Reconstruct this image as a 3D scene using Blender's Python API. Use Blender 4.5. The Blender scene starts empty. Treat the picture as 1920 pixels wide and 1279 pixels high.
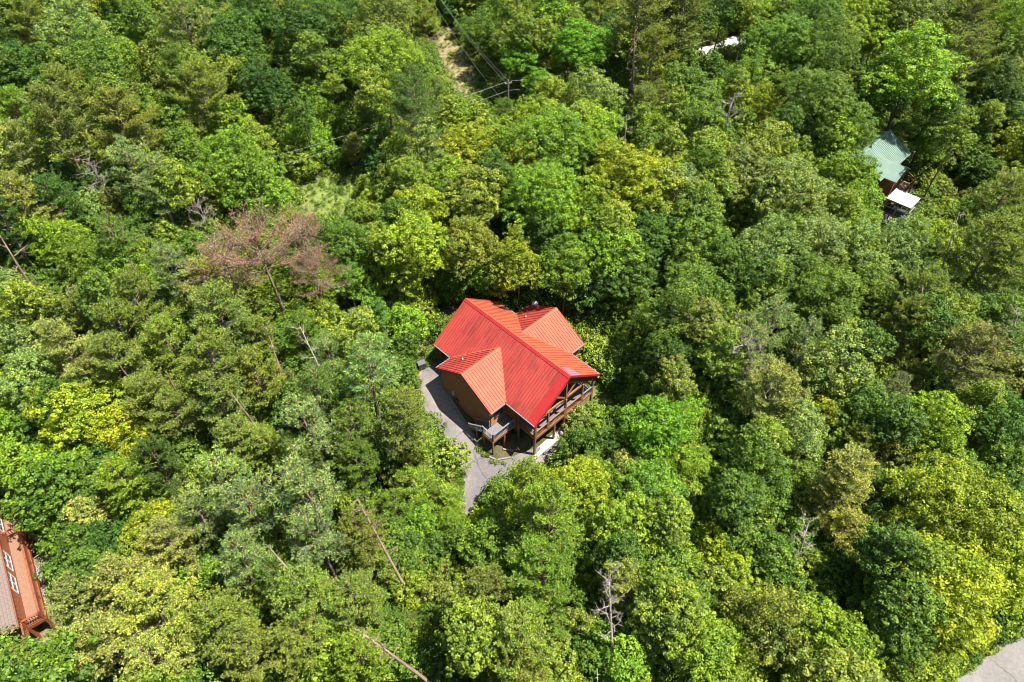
import bpy, bmesh, math, random
import numpy as np
from mathutils import Vector
R = math.radians
sc = bpy.context.scene
# ------------------------------------------------------------------ camera, world, sun, exposure
PITCH, CAMH, FPX = R(46.6), 58.34, 1280.0
cd = bpy.data.cameras.new('camera'); cam = bpy.data.objects.new('camera', cd); sc.collection.objects.link(cam)
cam.location = (0, 0, CAMH); cam.rotation_euler = (R(90) - PITCH, 0, 0)
cd.sensor_width = 36; cd.lens = 24; cd.clip_end = 2000; cd.clip_start = .5
sc.camera = cam
SUN_EL, SUN_AZ = 66.0, -5.0
w = bpy.data.worlds.new('World'); sc.world = w; w.use_nodes = True
nt = w.node_tree; nt.nodes.clear()
sky = nt.nodes.new('ShaderNodeTexSky'); sky.sky_type = 'NISHITA'; sky.sun_disc = False
sky.sun_elevation = R(SUN_EL); sky.sun_rotation = R(90 - SUN_AZ); sky.air_density = 1.0; sky.dust_density = 1.0
bg = nt.nodes.new('ShaderNodeBackground'); bg.inputs['Strength'].default_value = .08
out = nt.nodes.new('ShaderNodeOutputWorld')
nt.links.new(sky.outputs[0], bg.inputs[0]); nt.links.new(bg.outputs[0], out.inputs[0])
sd = bpy.data.lights.new('sun', 'SUN'); sd.energy = 5.0; sd.angle = R(.5); sd.color = (1, .955, .87)
sun = bpy.data.objects.new('sun', sd); sc.collection.objects.link(sun)
sv = Vector((math.cos(R(SUN_EL)) * math.cos(R(SUN_AZ)), math.cos(R(SUN_EL)) * math.sin(R(SUN_AZ)), math.sin(R(SUN_EL))))
sun.rotation_euler = sv.to_track_quat('Z', 'Y').to_euler(); sun.location = (60, 0, 120)
sc.view_settings.view_transform = 'Standard'; sc.view_settings.look = 'None'
sc.view_settings.exposure = 1.4; sc.view_settings.gamma = 1.0; sc.view_settings.use_curve_mapping = False
try:
    sc.cycles.pixel_filter_type = 'BLACKMAN_HARRIS'; sc.cycles.filter_width = 1.0
    sc.cycles.max_bounces = 5; sc.cycles.diffuse_bounces = 3; sc.cycles.glossy_bounces = 2; sc.cycles.transmission_bounces = 4
    sc.cycles.transparent_max_bounces = 4
except Exception:
    pass

# ------------------------------------------------------------------ terrain function and pixel -> world
_S = [-300, -60, -10, 0, 3.8, 12, 60, 300]; _Z = [-10, -3.2, -.5, 0, 1.0, 2.5, 4.5, 13]
def ground(x, y):
    x = np.asarray(x, float); y = np.asarray(y, float)
    s = (x - 2.27) * -.72 + (y - 39.25) * .69
    z = np.interp(s, _S, _Z)
    d = np.hypot(x - .3, y - 46)
    k = np.clip((d - 13) / 15, 0, 1)
    return z + k * (.5 * np.sin(x * .13 + 1) * np.cos(y * .11) + .25 * np.sin(x * .31 + y * .23))
CP, SP = math.cos(PITCH), math.sin(PITCH)
def ray(px, py):
    a, b = (px - 960) / FPX, (639.5 - py) / FPX
    return np.array([a, CP + b * SP, -SP + b * CP])
def at(px, py, z):
    d = ray(px, py); return d * ((z - CAMH) / d[2]) + np.array([0, 0, CAMH])
def atg(px, py, dz=0.0):
    z = 0.0
    for _ in range(12):
        p = at(px, py, z); z = float(ground(p[0], p[1])) + dz
    return p
def depth(p): return p[1] * CP + (CAMH - p[2]) * SP

# ------------------------------------------------------------------ materials
def mat(name, col, rough=.7, spec=.3, noise=None, bump=None, metal=0.0, coords='Object', stretch=(1, 1, 1), col2=None):
    m = bpy.data.materials.new(name); m.use_nodes = True; t = m.node_tree; L = t.links
    b = t.nodes['Principled BSDF']; b.inputs['Roughness'].default_value = rough; RP = (.3, .7) if name != 'asphalt' else (.42, .58)
    b.inputs['Specular IOR Level'].default_value = spec; b.inputs['Metallic'].default_value = metal
    b.inputs['Base Color'].default_value = (*col, 1)
    tc = t.nodes.new('ShaderNodeTexCoord'); mp = t.nodes.new('ShaderNodeMapping'); mp.inputs['Scale'].default_value = stretch
    L.new(tc.outputs[coords], mp.inputs[0])
    if noise:
        n = t.nodes.new('ShaderNodeTexNoise'); n.inputs['Scale'].default_value = noise[0]; n.inputs['Detail'].default_value = 6
        L.new(mp.outputs[0], n.inputs['Vector'])
        r = t.nodes.new('ShaderNodeValToRGB'); r.color_ramp.elements[0].position = RP[0]; r.color_ramp.elements[1].position = RP[1]
        c2 = col2 or tuple(c * (1 - noise[1]) for c in col)
        r.color_ramp.elements[0].color = (*c2, 1); r.color_ramp.elements[1].color = (*col, 1)
        L.new(n.outputs[0], r.inputs[0]); L.new(r.outputs[0], b.inputs['Base Color'])
    if bump:
        n2 = t.nodes.new('ShaderNodeTexNoise'); n2.inputs['Scale'].default_value = bump[0]; n2.inputs['Detail'].default_value = 4
        L.new(mp.outputs[0], n2.inputs['Vector'])
        bp = t.nodes.new('ShaderNodeBump'); bp.inputs['Distance'].default_value = bump[1]; bp.inputs['Strength'].default_value = .6
        L.new(n2.outputs[0], bp.inputs['Height']); L.new(bp.outputs[0], b.inputs['Normal'])
    return m

def leaf_mat(name, trans=.35, inst_random=False):
    m = bpy.data.materials.new(name); m.use_nodes = True; t = m.node_tree; L = t.links; t.nodes.clear()
    N = t.nodes.new
    oi = N('ShaderNodeObjectInfo'); a1 = N('ShaderNodeAttribute'); a1.attribute_name = 'rnd'
    a2 = N('ShaderNodeAttribute'); a2.attribute_name = 'clr'
    if inst_random:
        rp = N('ShaderNodeValToRGB'); cr = rp.color_ramp
        cols = [(0, (.052, .105, .016)), (.3, (.085, .152, .020)), (.6, (.125, .19, .022)), (.85, (.16, .22, .025)), (1, (.11, .13, .035))]
        while len(cr.elements) < len(cols): cr.elements.new(.5)
        for e, (p, c) in zip(cr.elements, cols): e.position = p; e.color = (*c, 1)
        L.new(oi.outputs['Random'], rp.inputs[0]); colout = rp.outputs[0]
    else:
        colout = oi.outputs['Color']
    # clump tint: some clumps yellower, some bluer; value by leaf
    mx = N('ShaderNodeMix'); mx.data_type = 'RGBA'; mx.blend_type = 'MULTIPLY'; mx.inputs[0].default_value = 1
    r2 = N('ShaderNodeValToRGB'); r2.color_ramp.elements[0].color = (.68, .78, .8, 1); r2.color_ramp.elements[1].color = (1.52, 1.32, .85, 1)
    tc = N('ShaderNodeTexCoord'); nz = N('ShaderNodeTexNoise'); nz.inputs['Scale'].default_value = .42; nz.inputs['Detail'].default_value = 2; L.new(tc.outputs['Object'], nz.inputs['Vector'])
    ad = N('ShaderNodeMath'); ad.operation = 'MULTIPLY_ADD'; ad.inputs[1].default_value = 1.5; L.new(nz.outputs[0], ad.inputs[0])
    s1 = N('ShaderNodeMath'); s1.operation = 'SUBTRACT'; s1.inputs[1].default_value = .75; L.new(a2.outputs['Fac'], s1.inputs[0]); L.new(s1.outputs[0], ad.inputs[2])
    L.new(ad.outputs[0], r2.inputs[0]); L.new(colout, mx.inputs[6]); L.new(r2.outputs[0], mx.inputs[7])
    mr = N('ShaderNodeMapRange'); mr.inputs[3].default_value = .40; mr.inputs[4].default_value = 1.85
    L.new(a1.outputs['Fac'], mr.inputs[0])
    mu = N('ShaderNodeVectorMath'); mu.operation = 'SCALE'; L.new(mx.outputs[2], mu.inputs[0]); L.new(mr.outputs[0], mu.inputs['Scale'])
    p = N('ShaderNodeBsdfPrincipled'); p.inputs['Roughness'].default_value = .5; p.inputs['Specular IOR Level'].default_value = .22
    L.new(mu.outputs[0], p.inputs['Base Color'])
    tr = N('ShaderNodeBsdfTranslucent')
    m3 = N('ShaderNodeMix'); m3.data_type = 'RGBA'; m3.blend_type = 'MULTIPLY'; m3.inputs[0].default_value = 1; m3.inputs[7].default_value = (1.5, 1.3, .5, 1)
    L.new(mu.outputs[0], m3.inputs[6]); L.new(m3.outputs[2], tr.inputs[0])
    ms = N('ShaderNodeMixShader'); ms.inputs[0].default_value = trans
    L.new(p.outputs[0], ms.inputs[1]); L.new(tr.outputs[0], ms.inputs[2])
    o = N('ShaderNodeOutputMaterial'); L.new(ms.outputs[0], o.inputs[0])
    return m

M = {}
M['leaf'] = leaf_mat('leaf'); M['needle'] = leaf_mat('needle', .28); M['under'] = leaf_mat('undergrowth_leaf', .3, True)
M['bark'] = mat('bark', (.17, .125, .095), .9, .1, (3, .5), (8, .03), stretch=(1, 1, .25))
M['bark_pine'] = mat('pine_bark', (.31, .215, .165), .9, .1, (4, .5), (9, .03), stretch=(1, 1, .3))
M['deadwood'] = mat('dead_wood', (.42, .36, .31), .85, .2, (3, .4), (9, .02), stretch=(1, 1, .3))
M['log'] = mat('stained_log', (.34, .15, .055), .55, .35, (2.2, .35), (14, .01), stretch=(.4, .4, 4))
M['timber'] = mat('stained_timber', (.27, .115, .05), .55, .35, (5, .4), (20, .006))
M['cladding'] = mat('gable_board', (.19, .11, .05), .6, .3, (4, .4))
M['deckgrey'] = mat('weathered_deck', (.19, .175, .175), .8, .2, (6, .35), (20, .005), stretch=(1, 5, 1))
M['darkfloor'] = mat('porch_floor', (.15, .145, .165), .75, .2, (6, .3))
M['concrete'] = mat('concrete', (.38, .35, .31), .85, .2, (2, .2), (30, .004))
M['asphalt'] = mat('asphalt', (.21, .18, .155), .9, .2, (.22, .3), (40, .004), col2=(.125, .113, .115))
def cracks(m, scale):
    t = m.node_tree; N = t.nodes.new; L = t.links; b = t.nodes['Principled BSDF']; src = b.inputs['Base Color'].links[0].from_socket
    tc = N('ShaderNodeTexCoord'); nz = N('ShaderNodeTexNoise'); nz.inputs['Scale'].default_value = 1.2; nz.inputs['Detail'].default_value = 6; L.new(tc.outputs['Object'], nz.inputs['Vector'])
    ad = N('ShaderNodeVectorMath'); ad.operation = 'MULTIPLY_ADD'; ad.inputs[1].default_value = (1.2, 1.2, 0); L.new(nz.outputs['Color'], ad.inputs[0]); L.new(tc.outputs['Object'], ad.inputs[2])
    v = N('ShaderNodeTexVoronoi'); v.feature = 'DISTANCE_TO_EDGE'; v.inputs['Scale'].default_value = scale; L.new(ad.outputs[0], v.inputs['Vector'])
    mr = N('ShaderNodeMapRange'); mr.inputs[1].default_value = .0; mr.inputs[2].default_value = .016; mr.inputs[3].default_value = .55; mr.inputs[4].default_value = 1; L.new(v.outputs['Distance'], mr.inputs[0])
    sp = N('ShaderNodeTexNoise'); sp.inputs['Scale'].default_value = 3.5; sp.inputs['Detail'].default_value = 8; sp.inputs['Roughness'].default_value = .75; L.new(tc.outputs['Object'], sp.inputs['Vector'])
    m2 = N('ShaderNodeMapRange'); m2.inputs[1].default_value = .35; m2.inputs[2].default_value = .65; m2.inputs[3].default_value = .80; m2.inputs[4].default_value = 1.12; L.new(sp.outputs[0], m2.inputs[0])
    mm = N('ShaderNodeMath'); mm.operation = 'MULTIPLY'; L.new(mr.outputs[0], mm.inputs[0]); L.new(m2.outputs[0], mm.inputs[1])
    sc_ = N('ShaderNodeVectorMath'); sc_.operation = 'SCALE'; L.new(src, sc_.inputs[0]); L.new(mm.outputs[0], sc_.inputs['Scale']); L.new(sc_.outputs[0], b.inputs['Base Color'])
cracks(M['asphalt'], .22)
M['road'] = mat('road_asphalt', (.19, .175, .168), .9, .2, (.4, .2), (40, .004))
cracks(M['road'], .15)
M['gravel'] = mat('pale_gravel', (.42, .40, .37), .9, .2, (1.5, .25), (14, .03))
M['foundation'] = mat('foundation_block', (.22, .19, .17), .85, .2, (3, .3))
M['white'] = mat('white_paint', (.55, .54, .52), .5, .4, (3, .1))
M['grey'] = mat('grey_metal', (.35, .35, .36), .45, .5)
M['dark'] = mat('dark_plastic', (.035, .035, .04), .5, .4)
M['cable'] = mat('cable', (.4, .4, .4), .4, .5)
M['utility'] = mat('utility_timber', (.30, .26, .22), .85, .2, (6, .3), stretch=(1, 1, .2))
M['gutter'] = mat('gutter_metal', (.16, .15, .15), .4, .5)
M['greenroof'] = mat('green_metal_roof', (.155, .235, .185), .45, .4, (.6, .25))
M['cedar'] = mat('cedar_stain', (.25, .080, .036), .55, .35, (3, .3), (12, .008), stretch=(1, 1, 4))
M['deckred'] = mat('red_deck_board', (.25, .135, .085), .7, .25, (5, .2))
M['whitetin'] = mat('white_tin', (.6, .6, .63), .4, .5, (2, .08))
def glass():
    m = bpy.data.materials.new('window_glass'); m.use_nodes = True; b = m.node_tree.nodes['Principled BSDF']
    b.inputs['Base Color'].default_value = (.03, .04, .05, 1); b.inputs['Roughness'].default_value = .05; b.inputs['Specular IOR Level'].default_value = .8
    return m
M['glass'] = glass()
def roof_mat(name, base, dirt):
    m = bpy.data.materials.new(name); m.use_nodes = True; t = m.node_tree; L = t.links; N = t.nodes.new
    b = t.nodes['Principled BSDF']; b.inputs['Roughness'].default_value = .62; b.inputs['Specular IOR Level'].default_value = .25
    tc = N('ShaderNodeTexCoord')
    def noise(scale, st, lo, hi):
        mp = N('ShaderNodeMapping'); mp.inputs['Scale'].default_value = st; L.new(tc.outputs['Object'], mp.inputs[0])
        n = N('ShaderNodeTexNoise'); n.inputs['Scale'].default_value = scale; n.inputs['Detail'].default_value = 5; n.inputs['Roughness'].default_value = .6
        L.new(mp.outputs[0], n.inputs['Vector'])
        r = N('ShaderNodeMapRange'); r.inputs[1].default_value = lo; r.inputs[2].default_value = hi; L.new(n.outputs[0], r.inputs[0]); return r.outputs[0]
    f = noise(.9, (1, .6, .6), .3, .7)
    mx = N('ShaderNodeMix'); mx.data_type = 'RGBA'; mx.inputs[6].default_value = (*base, 1); mx.inputs[7].default_value = (base[0] * .86, base[1] * .72, base[2] * .8, 1)
    L.new(f, mx.inputs[0]); col = mx.outputs[2]
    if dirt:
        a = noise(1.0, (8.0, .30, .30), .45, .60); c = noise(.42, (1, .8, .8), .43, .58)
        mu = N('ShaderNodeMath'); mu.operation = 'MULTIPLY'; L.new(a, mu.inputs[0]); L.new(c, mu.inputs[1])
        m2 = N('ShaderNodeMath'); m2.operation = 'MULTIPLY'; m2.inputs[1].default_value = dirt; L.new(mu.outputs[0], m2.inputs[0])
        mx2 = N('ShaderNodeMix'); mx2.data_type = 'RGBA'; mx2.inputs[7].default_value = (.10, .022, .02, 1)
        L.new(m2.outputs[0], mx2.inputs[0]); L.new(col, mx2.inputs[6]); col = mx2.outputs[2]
    L.new(col, b.inputs['Base Color'])
    return m
M['roof'] = roof_mat('red_metal_roof_sunlit', (.33, .088, .040), 0)  # sun-facing slopes: sunlit orange mixed into the same red base
M['roof_shade_dirty'] = roof_mat('red_metal_roof_shade_stained', (.36, .055, .038), .8)  # less-lit slopes: shade-side red put into the base; the streaks are dirt
M['roof_plain'] = roof_mat('red_roof_trim', (.34, .022, .022), 0)
M['rib_shade_red'] = roof_mat('stained_roof_rib', (.28, .036, .028), 0); M['rib'] = roof_mat('shade_orange_roof_rib', (.245, .055, .026), 0)  # ribs coloured darker than their sheets, painting in the rib shade lines
M['roof_pink'] = roof_mat('faded_roof_sheet', (.36, .14, .17), 0)

def ground_mat():
    m = bpy.data.materials.new('forest_floor'); m.use_nodes = True; t = m.node_tree; L = t.links; N = t.nodes.new
    b = t.nodes['Principled BSDF']; b.inputs['Roughness'].default_value = .95; b.inputs['Specular IOR Level'].default_value = .1
    tc = N('ShaderNodeTexCoord')
    def ramp(scale, c0, c1, lo=.35, hi=.65):
        n = N('ShaderNodeTexNoise'); n.inputs['Scale'].default_value = scale; n.inputs['Detail'].default_value = 8; n.inputs['Roughness'].default_value = .65
        L.new(tc.outputs['Object'], n.inputs['Vector'])
        r = N('ShaderNodeValToRGB'); r.color_ramp.elements[0].position = lo; r.color_ramp.elements[1].position = hi
        r.color_ramp.elements[0].color = (*c0, 1); r.color_ramp.elements[1].color = (*c1, 1); L.new(n.outputs[0], r.inputs[0]); return r.outputs[0]
    def mix(fac, a, c):
        x = N('ShaderNodeMix'); x.data_type = 'RGBA'; L.new(fac, x.inputs[0]); L.new(a, x.inputs[6]); L.new(c, x.inputs[7]); return x.outputs[2]
    base = ramp(.8, (.035, .055, .018), (.10, .075, .045))
    soil = ramp(1.1, (.10, .125, .035), (.27, .19, .11), .38, .60); grass = ramp(.7, (.06, .105, .022), (.175, .205, .05), .36, .64); orange = ramp(2, (.22, .09, .045), (.32, .16, .09))
    for nm, c in (('grass', grass), ('soil', soil), ('clay', orange)):
        at_ = N('ShaderNodeAttribute'); at_.attribute_name = nm; base = mix(at_.outputs['Fac'], base, c)
    L.new(base, b.inputs['Base Color'])
    n = N('ShaderNodeTexNoise'); n.inputs['Scale'].default_value = 5; n.inputs['Detail'].default_value = 6; L.new(tc.outputs['Object'], n.inputs['Vector'])
    bp = N('ShaderNodeBump'); bp.inputs['Distance'].default_value = .12; L.new(n.outputs[0], bp.inputs['Height']); L.new(bp.outputs[0], b.inputs['Normal'])
    return m
M['ground'] = ground_mat()

# ------------------------------------------------------------------ mesh helpers
def link(name, me, parent=None, loc=None, rz=0):
    o = bpy.data.objects.new(name, me); sc.collection.objects.link(o)
    if parent: o.parent = parent
    if loc is not None: o.location = loc
    if rz: o.rotation_euler = (0, 0, rz)
    return o
def tag(o, label=None, cat=None, group=None, kind=None):
    if label: o['label'] = label
    if cat: o['category'] = cat
    if group: o['group'] = group
    if kind: o['kind'] = kind
    return o
def empty(name, loc, rz=0):
    return link(name, None, None, loc, rz)
class MB:
    def __init__(s): s.v = []; s.f = []; s.p = []
    def add(s, vs, fs):
        s.p.append((vs, fs)); k = len(s.v); s.v += [tuple(map(float, q)) for q in vs]; s.f += [tuple(i + k for i in f) for f in fs]
    def prism(s, pts, d):
        """polygon extruded by vector d"""
        n = len(pts); a = [Vector(p) for p in pts]; b = [p + Vector(d) for p in a]
        s.add(a + b, [tuple(range(n)), tuple(range(2 * n - 1, n - 1, -1))] + [(i, i + n, (i + 1) % n + n, (i + 1) % n) for i in range(n)])
    def box(s, x0, x1, y0, y1, z0, z1):
        s.prism([(x0, y0, z0), (x1, y0, z0), (x1, y1, z0), (x0, y1, z0)], (0, 0, z1 - z0))
    def beam(s, p, q, w, h=None, up=(0, 0, 1)):
        h = h or w; p, q = Vector(p), Vector(q); d = (q - p).normalized(); u = Vector(up)
        if abs(d.dot(u)) > .95: u = Vector((1, 0, 0))
        a = d.cross(u).normalized() * (w / 2); b = a.cross(d).normalized() * (h / 2)
        s.prism([p - a - b, p + a - b, p + a + b, p - a + b], q - p)
    def tube(s, pts, rs, n=5):
        P = [Vector(p) for p in pts]; k = len(s.v); vs = []
        for i, p in enumerate(P):
            d = (P[min(i + 1, len(P) - 1)] - P[max(i - 1, 0)])
            d = d.normalized() if d.length > 1e-6 else Vector((0, 0, 1))
            u = Vector((1, 0, 0)) if abs(d.x) < .8 else Vector((0, 1, 0))
            a = d.cross(u).normalized(); b = d.cross(a)
            for j in range(n):
                t = 2 * math.pi * j / n; vs.append(p + (a * math.cos(t) + b * math.sin(t)) * rs[i])
        fs = [(i * n + j, i * n + (j + 1) % n, (i + 1) * n + (j + 1) % n, (i + 1) * n + j) for i in range(len(P) - 1) for j in range(n)]
        fs.append(tuple(range(n - 1, -1, -1))); fs.append(tuple((len(P) - 1) * n + j for j in range(n)))
        s.add(vs, fs)
    def mesh(s, name, m, smooth=False):
        me = bpy.data.meshes.new(name); me.from_pydata(s.v, [], s.f); me.materials.append(m)
        bm = bmesh.new(); bm.from_mesh(me); bmesh.ops.recalc_face_normals(bm, faces=bm.faces); bm.to_mesh(me); bm.free()
        if smooth: me.polygons.foreach_set('use_smooth', [True] * len(me.polygons))
        me.update(); return me
    def each(s, name, m, parent=None):
        for vs, fs in s.p:
            b = MB(); b.add(vs, fs); o = b.build(name, m, parent)
        return o
    def build(s, name, m, parent=None, smooth=False):
        return link(name, s.mesh(name, m, smooth), parent)

def quads_mesh(name, V, rnd, clr, m):
    """V (n,4,3) quads; rnd, clr per quad"""
    n = len(V); me = bpy.data.meshes.new(name)
    me.vertices.add(4 * n); me.vertices.foreach_set('co', V.reshape(-1).astype(np.float32))
    me.loops.add(4 * n); me.loops.foreach_set('vertex_index', np.arange(4 * n, dtype=np.int32))
    me.polygons.add(n); me.polygons.foreach_set('loop_start', np.arange(n, dtype=np.int32) * 4)
    try: me.polygons.foreach_set('loop_total', np.full(n, 4, dtype=np.int32))
    except Exception: pass
    me.update(calc_edges=True)
    for nm, a in (('rnd', rnd), ('clr', clr)):
        at_ = me.attributes.new(nm, 'FLOAT', 'POINT'); at_.data.foreach_set('value', np.repeat(a, 4).astype(np.float32))
    me.materials.append(m); return me

def nrm(a): return a / (np.linalg.norm(a, axis=-1, keepdims=True) + 1e-9)
def leaf_quads(c, n, size, rng, asp=.62, fold=.0):
    k = len(c); t = nrm(np.cross(n, rng.normal(size=(k, 3)))); b = np.cross(n, t)
    s = (size * rng.uniform(.6, 1.3, k))[:, None]
    return np.stack([c - t * s * .5, c - b * s * asp * .5, c + t * s * .5, c + b * s * asp * .5], 1)

# ------------------------------------------------------------------ tree meshes
def crown_broad(R_, zc, hv, rc, leaf, per, seed, nl=None, flat=.75, name='crown', cone=None):
    g = np.random.default_rng(seed)
    nl = nl or int(12 + R_ * 3.2)
    th = np.arange(nl) * 2.39996 + g.uniform(0, 6); zz = np.linspace(1, -.45, nl) + g.uniform(-.12, .12, nl); zz = np.clip(zz, -.5, 1)
    rr = np.sqrt(1 - np.clip(zz, -1, 1) ** 2)
    d = np.stack([rr * np.cos(th), rr * np.sin(th), zz], 1)
    cone = cone if cone is not None else g.choice([0, .25, .5]); ax = g.uniform(.82, 1.15, 2)
    fr = g.uniform(.42, .86, nl)[:, None]
    taper = np.where(d[:, 2] < 0, .95, 1.0)[:, None]
    LC = d * fr * np.array([R_ * ax[0], R_ * ax[1], hv * 1.08]) * taper; LC[:, :2] *= (1.08 - cone * np.clip(d[:, 2:3], 0, 1)); LC[:, 2] += g.normal(scale=.07 * hv, size=nl); LR = R_ * g.uniform(.20, .44, nl)
    C, Nn = [], []
    for i in range(nl):
        m_ = int(4 * math.pi * LR[i] ** 2 * .55 / (rc * rc))
        k = np.arange(m_) + .5; ph = np.arccos(1 - 2 * k / m_); t = math.pi * 3.236 * k + g.uniform(0, 6)
        dd = np.stack([np.sin(ph) * np.cos(t), np.sin(ph) * np.sin(t), np.cos(ph)], 1) + g.normal(scale=.12, size=(m_, 3)); dd = nrm(dd)
        p = LC[i] + dd * LR[i] * (.74 + .22 * g.exponential(1.0, (m_, 1)).clip(0, 3.2)) * np.array([1, 1, flat + .15])
        ok = dd[:, 2] > -.45
        for j in range(nl):
            if j != i: ok &= np.linalg.norm(p - LC[j], axis=1) > LR[j] * .84
        ok &= g.random(m_) > .16
        C.append(p[ok]); Nn.append(dd[ok])
    C = np.concatenate(C); Nn = nrm(np.concatenate(Nn) * .7 + np.array([0, 0, .5]))
    nc = len(C); rcs = rc * g.uniform(.5, 1.3, nc); cl = g.random(nc)
    idx = np.repeat(np.arange(nc), per); k = len(idx)
    off = nrm(g.normal(size=(k, 3)) + Nn[idx] * .9)
    pos = C[idx] + off * (rcs[idx] * g.uniform(.45, 1.05, k) ** .7)[:, None] * np.array([1, 1, flat])
    nn = nrm(off * .8 + np.array([0, 0, .42]) + g.normal(scale=.40, size=(k, 3)))
    # sparse interior leaves
    ki = int(k * .08); pi = nrm(g.normal(size=(ki, 3))) * (g.random(ki) ** .4)[:, None] * np.array([R_, R_, hv]) * .78
    pos = np.concatenate([pos, pi]); nn = np.concatenate([nn, nrm(g.normal(size=(ki, 3)) + np.array([0, 0, .8]))])
    cc = np.concatenate([cl[idx], g.random(ki) * .5])
    pos[:, 2] += zc
    Q = leaf_quads(pos, nn, leaf, g)
    return quads_mesh(name, Q, g.random(len(pos)), np.clip(cc * .75 + g.random(len(pos)) * .25, 0, 1), M['leaf'])

def trunk_broad(zc, hv, R_, seed, r0):
    g = np.random.default_rng(seed + 77); b = MB(); top = zc + hv * .45
    ks = 6; xs = np.cumsum(g.normal(scale=.12, size=(ks, 2)), 0)
    pts = [(0, 0, -.6)] + [(xs[i][0], xs[i][1], top * (i + 1) / ks) for i in range(ks)]
    rs = [r0 * 1.35] + [r0 * (1 - .8 * (i + 1) / ks) for i in range(ks)]
    b.tube(pts, rs, 6)
    for i in range(9):
        a = i * 2.4 + g.uniform(0, 1); h = zc - hv * .75 + hv * 1.1 * i / 9; l = R_ * g.uniform(.55, .85)
        p0 = np.array([0, 0, max(h, .5)]); e = np.array([math.cos(a), math.sin(a), .55]) * l
        b.tube([p0, p0 + e * .5 + np.array([0, 0, .15]), p0 + e + np.array([0, 0, .1 * l])], [r0 * .38, r0 * .25, r0 * .08], 4)
    return b.mesh('trunk', M['bark'], True)

def pine(R_, h, z0, seed, style, red=False, dens=1.0):
    """returns trunk mesh, crown mesh. style: 'spray' (flat olive sprays) or 'tuft' (round long-needled tufts)"""
    g = np.random.default_rng(seed); b = MB()
    lean = g.normal(scale=.25, size=2)
    f = lambda z: np.array([lean[0] * (z / h) ** 2, lean[1] * (z / h) ** 2, z])
    b.tube([f(0) - np.array([0, 0, .6])] + [f(h * t) for t in (.2, .4, .6, .8, .97)], [.24, .19, .16, .125, .08, .02], 6)
    nlimb = int((30 if style == 'spray' else 26) * dens)
    tufts, tdir = [], []
    for i in range(nlimb):
        t = (i + .5) / nlimb; z = z0 + (h - z0) * t ** .9
        prof = (math.sin(math.pi * min(1, (.12 + t * .88)) ** .9) ** .6 if t < .96 else .3) * (1 - .35 * t)
        l = R_ * prof * g.uniform(.72, 1.18) + .35
        az = i * 2.39996 + g.uniform(-.4, .4); el = R(8 + 45 * t ** 1.6 + g.uniform(-8, 10))
        p = f(z); d = np.array([math.cos(az) * math.cos(el), math.sin(az) * math.cos(el), math.sin(el)])
        pts = [p]
        nseg = 5
        for s in range(nseg):
            d = nrm(d + np.array([g.normal(scale=.12), g.normal(scale=.12), .08 + g.normal(scale=.06)])); pts.append(pts[-1] + d * l / nseg)
        b.tube(pts, [.055 * (1 - .8 * q / nseg) + .006 for q in range(nseg + 1)], 3)
        nsub = max(3, int(l * 4.0 * (1 if style == 'spray' else .85)))
        for s in range(nsub):
            u = .25 + .75 * (s + g.random()) / nsub; k = min(int(u * nseg), nseg - 1); q = pts[k] + (pts[k + 1] - pts[k]) * (u * nseg - k)
            dd = pts[k + 1] - pts[k]; dd = nrm(dd); side = np.cross(dd, [0, 0, 1]); side = nrm(side) * (1 if s % 2 else -1)
            sl = (.45 + .75 * (1 - u)) * g.uniform(.6, 1.25) * min(1, l / 2 + .25)
            sd_ = nrm(dd * .65 + side * g.uniform(.5, 1.1) + np.array([0, 0, g.uniform(.0, .45)]))
            e = q + sd_ * sl
            b.tube([q, e], [.024, .009], 3)
            nt_ = max(2, int(sl * (8.5 if style == 'spray' else 4.4)))
            for m_ in range(nt_):
                v = (m_ + .6) / nt_; tufts.append(q + (e - q) * v + g.normal(scale=.07, size=3)); tdir.append(nrm(sd_ + np.array([0, 0, .35])))
            if style == 'spray':
                for m_ in range(2):
                    s2 = nrm(sd_ + g.normal(scale=.7, size=3) * np.array([1, 1, .35])); st = q + (e - q) * g.uniform(.3, .8)
                    for v in (.2, .42): tufts.append(st + s2 * v); tdir.append(s2)
    T = np.array(tufts); D = np.array(tdir); n = len(T)
    nb = 9 if style == 'spray' else 15; ln = .20 if style == 'spray' else .32; wd = .058 if style == 'spray' else .05
    if red: nb = 2; ln = .17; wd = .06
    idx = np.repeat(np.arange(n), nb); k = len(idx); cl = g.random(n)
    bd = nrm(D[idx] * .75 + g.normal(scale=.75, size=(k, 3)) + np.array([0, 0, .18]))
    L_ = ln * g.uniform(.6, 1.2, k)[:, None]; side = nrm(np.cross(bd, np.array([0, 0, 1.0]) + g.normal(scale=.45, size=(k, 3)))) * wd * .5
    base = T[idx]
    Q = np.stack([base, base + bd * L_ * .55 - side, base + bd * L_, base + bd * L_ * .55 + side], 1)
    return b.mesh('trunk', M['bark_pine'], True), quads_mesh('crown', Q, g.random(k), cl[idx], M['needle'])

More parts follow.
